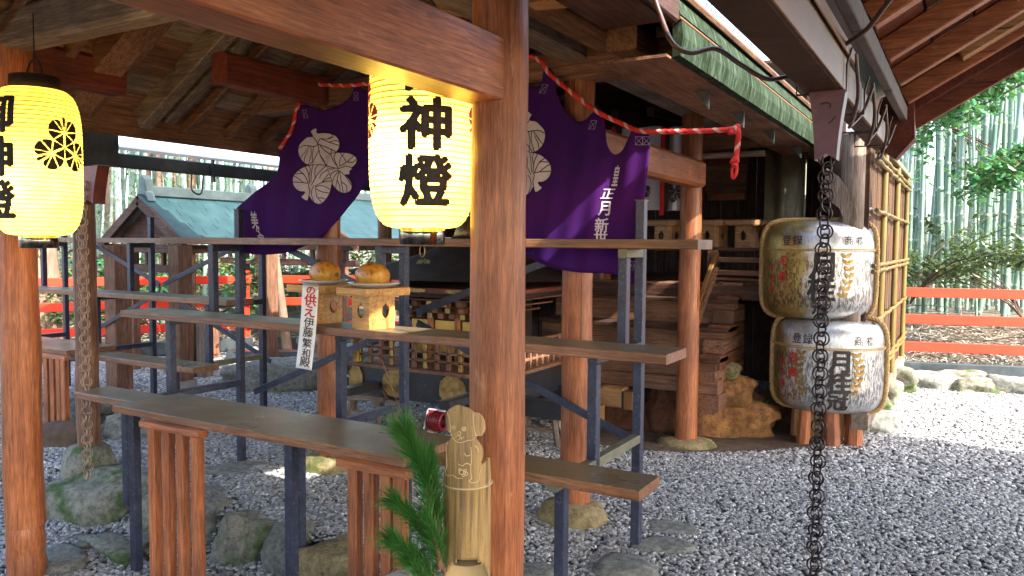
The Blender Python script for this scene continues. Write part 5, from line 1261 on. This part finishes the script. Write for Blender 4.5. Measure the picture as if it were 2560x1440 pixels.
# ------------------------------------------------------------------ the two wrapped sake barrels
def barrel(label, c, R, Ht, seed, texts):
    t = thing('sake_barrel', label, 'sake barrel', tuple(c), 'stacked wrapped sake barrels'); prof = []; N = 40
    for i in range(N+1):
        a = -PI/2+PI*i/N; r = R*abs(math.cos(a))**.32; z = Ht/2+Ht/2*math.copysign(abs(math.sin(a))**.42, math.sin(a)); prof.append((max(r, .001), z))
    m = MB(); vs = []; n = 72
    for r, z in prof:
        for k in range(n):
            a = 2*PI*k/n; d = 1+.010*mnoise.noise(Vector((math.cos(a)*3, math.sin(a)*3, z*6+seed)))+.006*mnoise.noise(Vector((math.cos(a)*9, math.sin(a)*9, z*14+seed)))
            dz = .018*mnoise.noise(Vector((math.cos(a)*r*7, math.sin(a)*r*7, seed))) if z > Ht*.8 else 0
            vs.append((c[0]+r*d*math.cos(a), c[1]+r*d*math.sin(a), c[2]+z+dz))
    m.add(vs, [(i*n+k, i*n+(k+1) % n, (i+1)*n+(k+1) % n, (i+1)*n+k) for i in range(N) for k in range(n)], True); m.build('wrapped_body', 'foilgold' if seed == 2 else 'foil', t)
    P = sorted(prof, key=lambda p: p[1])
    def rz(z):
        z = min(max(z, P[0][1]), P[-1][1])
        for i in range(len(P)-1):
            if P[i][1] <= z <= P[i+1][1]+1e-9: return P[i][0]+(P[i+1][0]-P[i][0])*(z-P[i][1])/max(1e-6, P[i+1][1]-P[i][1])
        return P[-1][0]
    f = math.atan2(-c[1], -c[0])
    for ch, u, v, s, mt, bo in texts:     # u: -1..1 across the face, v: height fraction
        bm = text_bm(ch, bo); cut(bm, [x*.1 for x in range(-6, 7)])
        m = MB(); az = f+math.asin(u)
        def fn(x, y, tt):
            z = v*Ht+y*s; r = rz(z)*1.012+.004+tt; a = az+x*s*.95/R; return (c[0]+r*math.cos(a), c[1]+r*math.sin(a), c[2]+z)
        sheet(m, bm, fn); m.build('character', mt, t)
    # sprigs of leaves printed either side
    for sx in (-1, 1):
        m = MB()
        for i in range(7):
            for s2 in (-1, 1):
                u0 = sx*(.42+.10*math.sin(i*.45)); v0 = .24+i*.065; az = f+math.asin(max(-.95, min(.95, u0)))
                L_ = .05; pts = []
                for k in range(8):
                    a = 2*PI*k/8; x = L_*.5+L_*.5*math.cos(a); y = .012*math.sin(a)
                    th = PI/2+s2*.8; X_, Y_ = x*math.cos(th)-y*math.sin(th), x*math.sin(th)+y*math.cos(th)
                    z = v0*Ht+Y_; r = rz(z)*1.012+.003; aa = az+X_/R; pts.append((c[0]+r*math.cos(aa), c[1]+r*math.sin(aa), c[2]+z))
                m.add(pts, [tuple(range(8))])
        m.build('leaf_sprig', 'gold', t)
    zb = Ht*.70; m = MB()
    for dz in (0, .011): m.tube([(c[0]+(rz(zb)*1.012+.002)*math.cos(a), c[1]+(rz(zb)*1.012+.002)*math.sin(a), c[2]+zb+dz) for a in np.linspace(0, 2*PI, 65)[:-1]], .0042, 6, closed=True)
    m.build('waist_cord', 'straw', t)
    for da in (0, PI):                                                          # thick plaited straw ropes over the sides
        for th in (f+PI/2-.22, f-PI/2+.30)[:1] if da == 0 else (f-PI/2+.12,):
            pts = []
            for i in range(N+1):
                r, z = prof[i]; pts.append(Vector((c[0]+(r+.012)*math.cos(th), c[1]+(r+.012)*math.sin(th), c[2]+z+(.012 if z > Ht*.5 else -.008))))
            Q = []; m = MB(); L = [0]
            for i in range(1, len(pts)): L.append(L[-1]+(pts[i]-pts[i-1]).length)
            K_ = int(L[-1]/.006)
            for i in range(K_+1):
                s = L[-1]*i/K_; k = max(j for j in range(len(L)) if L[j] <= s+1e-9); k = min(k, len(pts)-2); q_ = (s-L[k])/max(1e-6, L[k+1]-L[k]); Q.append(pts[k].lerp(pts[k+1], q_))
            for ph in (0, 2*PI/3, 4*PI/3):
                S_ = []
                out = Vector((math.cos(th), math.sin(th), 0)); sd_ = Vector((-math.sin(th), math.cos(th), 0))
                for i, p in enumerate(Q):
                    d = (Q[min(i+1, K_)]-Q[max(0, i-1)]).normalized(); nn = sd_.cross(d).normalized(); a = i*.006/.075*2*PI+ph
                    S_.append(p+(nn*math.cos(a)+sd_*math.sin(a))*.0085)
                m.tube(S_, .0105, 6)
            m.build('straw_rope', 'straw', t)
    return t
bc = W(2067, 1028, D=5.62); bt = W(2045, 795, D=5.62)
TX = [('登', -.55, .80, .075, 'ink', .01), ('録', -.36, .80, .075, 'ink', .01), ('商', .50, .80, .072, 'ink', .01), ('標', .69, .80, .072, 'ink', .01),
      ('名', -.60, .60, .075, 'redink', .02), ('殿', -.60, .44, .070, 'redink', .02), ('布', -.78, .53, .06, 'redink', .01), ('四', -.78, .42, .055, 'redink', .01), ('海', -.78, .31, .055, 'redink', .01)]
barrel('lower wrapped sake barrel with three bold characters, standing on short log stumps', (bc.x, bc.y, .245), .372, .655, 1, TX+[('月', .18, .585, .17, 'ink', .035), ('桂', .18, .375, .17, 'ink', .035), ('冠', .18, .18, .15, 'ink', .03)])
barrel('upper wrapped sake barrel with gold and silver foil, stacked on the lower one', (bt.x-.01, bt.y, .892), .375, .685, 2, TX+[('月', .06, .56, .20, 'ink', .035), ('桂', .06, .33, .19, 'ink', .035), ('冠', .06, .15, .12, 'ink', .03)])
t = thing('barrel_trestle', 'bundle of short split log stumps under the barrels', 'stump stand', (bc.x, bc.y, 0))
for i, (dx, dy, w_) in enumerate(((-.20, -.12, .045), (-.10, -.02, .05), (-.03, -.16, .055), (.06, -.05, .05), (.14, -.14, .06), (.0, .12, .06), (.18, .1, .05), (-.16, .12, .05))):
    x = bc.x+dx*.86+dy*-.5; y = bc.y+dx*.5+dy*.86
    MB().tube([(x+.01*(i % 3-1), y, -.01), (x, y, .25)], [w_*1.08, w_*.9], 7, smooth=False).build('stump', 'paleZ' if i % 2 else 'orangeZ', t)
a = W(1900, 1012, D=5.8); b = W(1955, 992, D=5.8)
t = thing('bamboo_drain', 'green bamboo tube end poking out left of the lower barrel', 'drain pipe', tuple(a)); MB().tube([a, b+(b-a)*1.5], .017, 12, False).build('tube', 'copperG', t)

# ------------------------------------------------------------------ brushwood screen wall framed in bamboo
Fw = thing('brushwood_wall', 'brushwood screen wall held by bamboo poles, receding at the right of the barrels', 'screen wall', (-.62, 7.5, 0))
XW = -.60; rr = random.Random(3); y = 5.84
mesh_ = []
while y < 9.28:
    w_ = .035+.02*rr.random(); MB().box(XW-.035+.01*rr.random(), XW+.008*rr.random(), y, y+w_-.004, .26, 2.08, .003).build('brush_strip', 'brush', Fw); y += w_
for yy in (6.64, 7.87, 9.12):
    MB().tube([(XW+.026, yy, .24), (XW+.022, yy, .9), (XW+.024, yy, 1.5), (XW+.022, yy, 2.12)], .028, 14).build('bamboo_upright', 'bambooold', Fw)
for z in (2.04, 1.99, 1.65, 1.27, 1.23, .87, .49, .445):
    MB().tube([(XW+.045+.006*math.sin(k*1.7+z*9), 5.84+k*.17, z+.004*math.sin(k*2.3)) for k in range(21)], .015, 10).build('bamboo_rail', 'bambooold', Fw)
MB().box(XW-.07, XW+.05, 5.8, 9.33, 2.115, 2.165, .006).build('cap_rail', 'steelgreen', Fw)
MB().box(XW-.06, XW+.045, 5.8, 9.33, .14, .255, .008).build('sill', 'greyY', Fw)
MB().tube([(-.70, 5.80, .3), (-.70, 5.80, 2.16)], .077, 26).build('post', 'greyZ', Fw)
MB().box(-.74, -.60, 5.70, 5.86, 2.17, 2.225, .004).build('post_cap', 'whitemetal', Fw)
m = MB(); L = [(2095, 440), (2118, 470), (2126, 500), (2140, 522), (2143, 548), (2125, 580), (2100, 580), (2108, 545), (2098, 520), (2070, 500), (2060, 470), (2066, 420)]
m.prism([W(a, b, Y=5.72) for a, b in L], (0, .05, 0)); single('carved_bracket', m, 'greyZ', 'S shaped carved grey bracket left of the weathered wall post', 'bracket')
single('wire_twist', MB().tube(curve([W(2165, 530, D=5.35), W(2172, 522, D=5.35), W(2180, 521, D=5.35), W(2170, 528, D=5.35), W(2176, 540, D=5.35)]), .004, 5), 'china', 'twist of white wire on the brushwood wall beside the post', 'wire')

# ------------------------------------------------------------------ vermilion fences
def fence(name, label, p0, p1, posts, tops=(.97, .685, .39), w_=.10, base=True, rail_ext=.0):
    p0 = Vector(p0); p1 = Vector(p1); mid = (p0+p1)/2; t = thing(name, label, 'fence', tuple(mid), 'vermilion rail fences')
    for zt_ in tops: MB().bar(p0+Vector((0, 0, zt_-w_/2)), p1+Vector((0, 0, zt_-w_/2)), .035, w_, (0, 0, 1), .004).build('rail', 'redpaint', t)
    d = (p1-p0).normalized(); n = Vector((-d.y, d.x, 0))
    for f in posts:
        p = p0.lerp(p1, f)+n*.06; MB().bar(p+Vector((0, 0, 0)), p+Vector((0, 0, 1.03)), .09, .09, (0, 1, 0), .006).build('post', 'redpaint', t)
    if base: MB().bar(p0-n*.03+Vector((0, 0, .10)), p1-n*.03+Vector((0, 0, .10)), .10, .16, (0, 0, 1), .006).build('base_beam', 'gutdark', t)
    return t
fence('rail_fence', 'bright vermilion three rail fence at the right, in front of the bamboo', (-.62, 9.30, 0), (3.9, 10.55, 0), (.55, .98))
fence('rail_fence', 'vermilion rail fence far left, running back toward the corner post', (-10.0, 3.2, 0), (-7.95, 6.95, 0), (.02, .55, .985))
fence('rail_fence', 'vermilion rail fence right of the corner post, half hidden by the square post', (-7.85, 7.1, 0), (-5.2, 8.6, 0), (.02, .5))
# stone or timber edging along the gravel
m = MB().bar((-7.6, 6.3, .02), (-5.0, 8.0, .02), .2, .16); single('edging_beam', m, 'gutdark', 'low dark beam edging the far gravel behind the square post', 'kerb')

# ------------------------------------------------------------------ bamboo grove
def culm_mesh(seed, h=9.5, r=.045, seg=.36):
    m = MB(); r_ = random.Random(seed); z = -.2; n = 9; rows = []
    bend = (r_.random()-.5)*.5; bd = r_.random()*6.28; zs_ = []
    while z < h:
        s = seg*(.8+.5*min(1, (z+.2)/3)); zs_ += [(z, 1.0, 0), (z+.012, .93, 1), (z+s*.5, .97, 0), (z+s-.02, .97, 0), (z+s-.008, 1.06, 1)]; z += s
    vs = []
    for (z, k, nd) in zs_:
        f = max(0, z)/h; rr_ = r*k*(1-.55*f*f); ox = bend*f*f*math.cos(bd); oy = bend*f*f*math.sin(bd)
        for i in range(n): a = 2*PI*i/n; vs.append((ox+rr_*math.cos(a), oy+rr_*math.sin(a), z))
    fs = []
    for j in range(len(zs_)-1):
        for i in range(n): m.f.append((j*n+i, j*n+(i+1) % n, (j+1)*n+(i+1) % n, (j+1)*n+i)); m.sm.append(True); m.mi.append(1 if (zs_[j][2] and zs_[j+1][0]-zs_[j][0] < .05) or zs_[j+1][2] and zs_[j+1][0]-zs_[j][0] < .03 else 0)
    m.v = vs
    me = bpy.data.meshes.new('bamboo_culm'); me.from_pydata(m.v, [], m.f); me.polygons.foreach_set('use_smooth', m.sm)
    me.materials.append(MT['culm']); me.materials.append(MT['node']); me.polygons.foreach_set('material_index', m.mi); return me
CM = [culm_mesh(i, r=(.024, .032, .042, .028, .036)[i]) for i in range(5)]
rb = random.Random(11); ncul = 0; placed = []
def culm(x, y, label, group, sc_=1):
    o = bpy.data.objects.new('bamboo_culm', rb.choice(CM)); COL.objects.link(o)
    o.location = (x, y, gh(x, y)); s = sc_*(.8+.4*rb.random()); o.scale = (s, s, 1); o.rotation_euler = ((rb.random()-.5)*.13, (rb.random()-.5)*.13, rb.random()*6.28)
    tag(o, label, 'bamboo', group)
def scatter(n, lat0, lat1, D0, D1, ok, label, group):
    k = 0; tries = 0
    while k < n and tries < 6000:
        tries += 1
        D = D0+(D1-D0)*rb.random()**.8; l = (lat0+(lat1-lat0)*rb.random())*D
        x = CR.x*l+_f0.x*D; y = CR.y*l+_f0.y*D
        if not ok(x, y): continue
        if any((x-a)**2+(y-b)**2 < .045 for a, b in placed): continue
        placed.append((x, y)); culm(x, y, label, group); k += 1
behindR = lambda x, y: (y-9.35)-.28*(x+.6) > .7
scatter(118, .485, .70, 10.2, 15, behindR, 'pale green bamboo culm standing in the grove beyond the right fence', 'bamboo culms beyond the right fence')
behindL = lambda x, y: x < -10.3 or (x < -8.2 and y > 7.9+.3*(x+8)) or (y > 9.4 and x < -4.9)
scatter(150, -.66, -.12, 11.2, 19, behindL, 'tall bamboo culm standing in the grove beyond the left fence', 'bamboo culms beyond the left fence')
# canopy of leaves over the grove
def leaf_cloud(name, n, boxes, size, mat, seed, parent=None, kind='stuff', label=None, cat=None, droop=.4):
    r = np.random.default_rng(seed); V_ = []; 
    for (x0, x1, y0, y1, z0, z1, k) in boxes:
        nc = max(4, k//40); cx = r.uniform((x0, y0, z0), (x1, y1, z1), (nc, 3)); idx = r.integers(0, nc, k)
        V_.append(cx[idx]+r.normal(0, 1, (k, 3))*np.array([.35, .35, .22]))
    p = np.vstack(V_); k = len(p); a = r.uniform(0, 2*PI, k); d = np.stack([np.cos(a), np.sin(a), -r.uniform(0, droop*2, k)], 1); d /= np.linalg.norm(d, axis=1)[:, None]
    s = np.stack([-np.sin(a), np.cos(a), r.uniform(-.5, .5, k)], 1); s /= np.linalg.norm(s, axis=1)[:, None]
    L = size[0]*r.uniform(.6, 1.2, k)[:, None]; w_ = size[1]*r.uniform(.7, 1.2, k)[:, None]
    v = np.empty((k*4, 3)); v[0::4] = p; v[1::4] = p+d*L*.45+s*w_; v[2::4] = p+d*L; v[3::4] = p+d*L*.45-s*w_
    m = MB(); m.v = [tuple(q_) for q_ in v]; m.f = [(i*4, i*4+1, i*4+2, i*4+3) for i in range(k)]; m.sm = [False]*k; m.mi = [0]*k
    o = m.build(name, mat, parent); 
    if parent is None or kind: tag(o, label, cat, None, kind)
    return o
leaf_cloud('bamboo_canopy', 0, [(-2, 7, 10.5, 17, 6.2, 9.5, 7000), (-16, -6, 4, 17, 4.6, 9.5, 14000), (-6, -1, 10.5, 17, 5, 9, 4000)], (.17, .014), 'leafb', 5)
leaf_cloud('bamboo_sprays', 0, [(-14, -8.6, 6.5, 12, 1.2, 4.6, 9000), (-8.5, -4.9, 10, 12.5, 1.0, 4.6, 4500)], (.13, .014), 'leafb', 6)

# shrubs and trees in front of the grove
def twigs(t, base, n, spread, ht, seed, leafn, lsize, mat, droop=.4, up=1.0, dirx=None, stem='brownZ', r0=.018):
    r = random.Random(seed); m = MB(); tips = []
    for i in range(n):
        a = r.random()*6.28 if dirx is None else dirx+(r.random()-.5)*1.6
        p = Vector(base); pts = [p.copy()]; d = Vector((math.cos(a)*.5, math.sin(a)*.5, up)).normalized()
        L_ = ht*(.5+.5*r.random())
        for k in range(8):
            d = (d+Vector((math.cos(a)*spread*.12, math.sin(a)*spread*.12, -.05*k*droop))+Vector((r.random()-.5, r.random()-.5, r.random()-.5))*.35).normalized()
            p = p+d*L_/8; pts.append(p.copy())
            if k > 2: tips.append((p.copy(), d.copy()))
            if k > 2 and r.random() < .75:
                q_ = p.copy(); e = (d+Vector((r.random()-.5, r.random()-.5, (r.random()-.5)*.6))*1.6).normalized(); qq = [q_.copy()]
                for j in range(4): q_ = q_+e*L_/14; e = (e+Vector((r.random()-.5, r.random()-.5, r.random()-.6))*.4).normalized(); qq.append(q_.copy()); tips.append((q_.copy(), e.copy()))
                m.tube(qq, [r0*.25, r0*.22, r0*.18, r0*.14, r0*.1], 4)
        m.tube(pts, [r0*(1-.8*k/8) for k in range(9)], 6)
    m.build('branches', stem, t)
    m = MB()
    for k in range(leafn):
        p, d = tips[r.randrange(len(tips))]; p = p+Vector((r.gauss(0, 1), r.gauss(0, 1), r.gauss(0, 1)))*.06
        a = r.random()*6.28; e = Vector((math.cos(a), math.sin(a), -r.random()*.9)).normalized(); s = e.cross(Vector((r.random()-.5, r.random()-.5, 1))).normalized(); L_ = lsize*(.6+.6*r.random()); w_ = L_*.26
        up_ = e.cross(s)*L_*.08; o_ = len(m.v)
        m.v += [tuple(p), tuple(p+e*L_*.35+s*w_+up_), tuple(p+e*L_*.75+s*w_*.7+up_), tuple(p+e*L_), tuple(p+e*L_*.75-s*w_*.7+up_), tuple(p+e*L_*.35-s*w_+up_), tuple(p+e*L_*.5)]
        for f in ((0, 1, 6), (1, 2, 6), (2, 3, 6), (3, 4, 6), (4, 5, 6), (5, 0, 6)): m.f.append(tuple(o_+z for z in f)); m.sm.append(False); m.mi.append(0)
    o = m.build('leaves', mat, t); tag(o, kind='stuff')
def shrub(name, label, cat, x, y, n, ht, seed, leafn, lsize, mat, group=None, **k):
    z = gh(x, y); t = thing(name, label, cat, (x, y, z), group); twigs(t, (x, y, z), n, 2.0, ht, seed, leafn, lsize, mat, **k); return t
c = W(2300, 735, D=9.7)
shrub('evergreen_shrub', 'dark leaved shrub with crossing thin branches before the bamboo, right of the brushwood wall', 'shrub', c.x, c.y, 12, 3.3, 2, 1500, .085, 'leafd', spread=2.4) if False else None
t = thing('evergreen_shrub', 'dark leaved shrub with long crossing twigs before the grove, right of the brushwood wall', 'shrub', tuple(W(2290, 780, D=9.6)))
twigs(t, tuple(W(2275, 760, D=9.6)), 9, 2.2, 2.5, 2, 900, .10, 'leafd', .35, 1.3, dirx=.25, r0=.008, stem='darkZ')
t = thing('evergreen_shrub', 'dark leaved shrub reaching in from the right edge before the grove', 'shrub', tuple(W(2540, 800, D=9.5)))
twigs(t, tuple(W(2560, 800, D=9.5)), 12, 2.4, 2.6, 4, 1700, .10, 'leafd', .3, 1.2, dirx=2.9, r0=.008, stem='darkZ')
t = thing('leafy_branch', 'fresh green leafy branch hanging down from the upper right corner under the roof edge', 'branch', tuple(W(2620, 150, D=8.0)))
twigs(t, tuple(W(2700, 150, D=8.0)), 16, 2.2, 1.9, 7, 2600, .11, 'leafg', .6, -.05, dirx=PI+.2, r0=.016)
t = thing('leafy_branch', 'green leafy branch hanging at the right edge halfway down', 'branch', tuple(W(2640, 330, D=8.2)))
twigs(t, tuple(W(2680, 370, D=8.2)), 10, 2.0, 1.2, 9, 1000, .11, 'leafg', .8, -.1, dirx=PI+.3, r0=.014)
t = thing('dark_tree', 'thin dark leaved tree hanging between the pale bamboo, upper right', 'tree', tuple(W(2420, 700, D=11)))
twigs(t, tuple(W(2330, 300, D=11.2)), 9, 1.4, 2.6, 12, 700, .10, 'leafd', 1.2, -.3, dirx=.3, r0=.009, stem='darkZ')
for i, (px, D, ht, lf, mt, lb) in enumerate(((250, 11.6, 2.6, 1500, 'leafd', 'leafy evergreen shrub left of the copper roofed shelter'), (350, 12.2, 3.0, 1700, 'leafb', 'yellow green shrub above the copper roofed shelter'), (470, 12.5, 2.8, 1700, 'leafd', 'shrub behind the ridge of the copper roofed shelter'),
        (560, 11.4, 2.4, 1500, 'leafg', 'fresh green shrub behind the far stand seen under the top shelf'), (150, 10.8, 1.7, 1000, 'leafd', 'shrub left of the left rain chain behind the red fence'), (390, 11.0, 1.6, 1200, 'leafd', 'low dark shrub right under the copper roofed shelter'), (700, 12.5, 2.5, 1300, 'leafb', 'yellow green shrub behind the red corner post'), (880, 13.5, 2.0, 900, 'leafg', 'green shrub glimpsed between the fruits and the shelf'))):
    c = W(px, 760, D=D); shrub('evergreen_shrub', lb, 'shrub', c.x, c.y, 9, ht, 30+i, lf, .10, mt, 'shrubs beyond the left fence')
def tree(label, px, D, r, h=8, lean=0):
    c = W(px, 800, D=D); z = gh(c.x, c.y); t = thing('forest_tree', label, 'tree', (c.x, c.y, z), 'trees beyond the left fence'); m = MB()
    pts = [(c.x+lean*k*.12+.04*math.sin(k*1.3+px), c.y+.04*math.cos(k*1.1), z-.2+k*h/10) for k in range(11)]
    m.tube(pts, [r*(1.35 if k == 0 else 1.08 if k == 1 else 1-.05*k) for k in range(11)], 14); m.build('trunk', 'bark', t)
    m = MB(); r_ = random.Random(px)
    for k in range(6):
        a = r_.random()*6.28; b = Vector(pts[6+k % 4]); m.tube(curve([b, b+Vector((math.cos(a)*.5, math.sin(a)*.5, .4)), b+Vector((math.cos(a)*1.1, math.sin(a)*1.1, .6))]), [r*.3]*9+[r*.2]*8, 6)
    m.build('limb', 'bark', t)
    leaf_cloud('crown', 0, [(c.x-1.4, c.x+1.4, c.y-1.4, c.y+1.4, z+h*.62, z+h*1.05, 1300)], (.13, .035), 'leafd', px, t)
tree('thick forest trunk left of the left rain chain behind the red fence', 100, 10.7, .22)
tree('brown forest trunk above the gable of the copper roofed shelter', 288, 13.0, .13); tree('slim leaning trunk just left of the shelter ridge end', 365, 13.5, .07, lean=.6)
tree('reddish trunk above the shelter ridge, left of a close pair', 452, 13.2, .09); tree('reddish trunk above the shelter ridge, right of a close pair', 487, 13.4, .085); tree('pale slim trunk behind the red corner post', 712, 9.9, .05, lean=-.5); tree('slim trunk between the copper shelter posts', 418, 12.2, .06, lean=-.3)

# leaf litter, dry canes and undergrowth behind the fences
def litter(name, n, fn, seed, size, mat):
    r = random.Random(seed); m = MB()
    for i in range(n):
        x, y = fn(r); z = gh(x, y)+.02+.10*r.random()**2; a = r.random()*6.28; L_ = size*(.5+r.random()*1.5); w_ = size*.16; tl = (r.random()-.35)*.9
        d = Vector((math.cos(a), math.sin(a), tl)).normalized(); s = Vector((-math.sin(a), math.cos(a), (r.random()-.5)*.8)).normalized(); p = Vector((x, y, z)); o_ = len(m.v)
        m.v += [tuple(p-d*L_/2), tuple(p+s*w_/2), tuple(p+d*L_/2), tuple(p-s*w_/2)]; m.f.append((o_, o_+1, o_+2, o_+3)); m.sm.append(False); m.mi.append(i % 3)
    return tag(m.build(name, mat), kind='stuff')
MT['lit1'] = plain('dry_leaf', (.42, .35, .26), (.27, .21, .15), .8, 0, 9, bs=0); MT['lit2'] = plain('bleached_leaf', (.50, .46, .38), (.38, .34, .28), .8, 0, 9, bs=0); MT['lit3'] = plain('dark_leaf', (.06, .045, .03), (.12, .09, .05), .8, 0, 9, bs=0)
def fR(r): x = -.6+4.6*r.random(); return x, 9.55+.28*(x+.6)+2.3*r.random()**1.3
def fL(r): f = r.random(); return -10.3+2.2*f-1.8*r.random()**1.3, 3.2+4.2*f+1.2*r.random()
def fG(r):
    while True:
        x, y = -2.2+3.4*r.random(), 2.6+5.5*r.random()
        if inview(x, y): return x, y
litter('fallen_leaves', 90, fG, 5, .028, ['lit1', 'lit3', 'lit1'])
litter('leaf_litter', 9000, fR, 1, .10, ['lit1', 'lit2', 'lit3']); litter('leaf_litter', 7000, fL, 2, .10, ['lit1', 'lit2', 'lit3'])
m = MB(); r_ = random.Random(8)
for i in range(170):
    x, y = fR(r_); z = gh(x, y); a = r_.random()*3.14; L_ = .3+.9*r_.random(); d = Vector((math.cos(a), math.sin(a)*.5, (r_.random()-.3)*.5)).normalized(); p = Vector((x, y, z+.06+.2*r_.random())); m.tube([p-d*L_/2, p+Vector((0, 0, .04)), p+d*L_/2], [.006, .008, .004], 4)
tag(m.build('dry_twigs', 'grey'+'X'), kind='stuff')

# pale gravel of the same kind seen through the stands needs nothing more; tidy helper properties
for o in bpy.data.objects:
    for k in ('_o', '_h'):
        if k in o: del o[k]
bpy.data.objects.remove(_to); bpy.data.curves.remove(_tc)
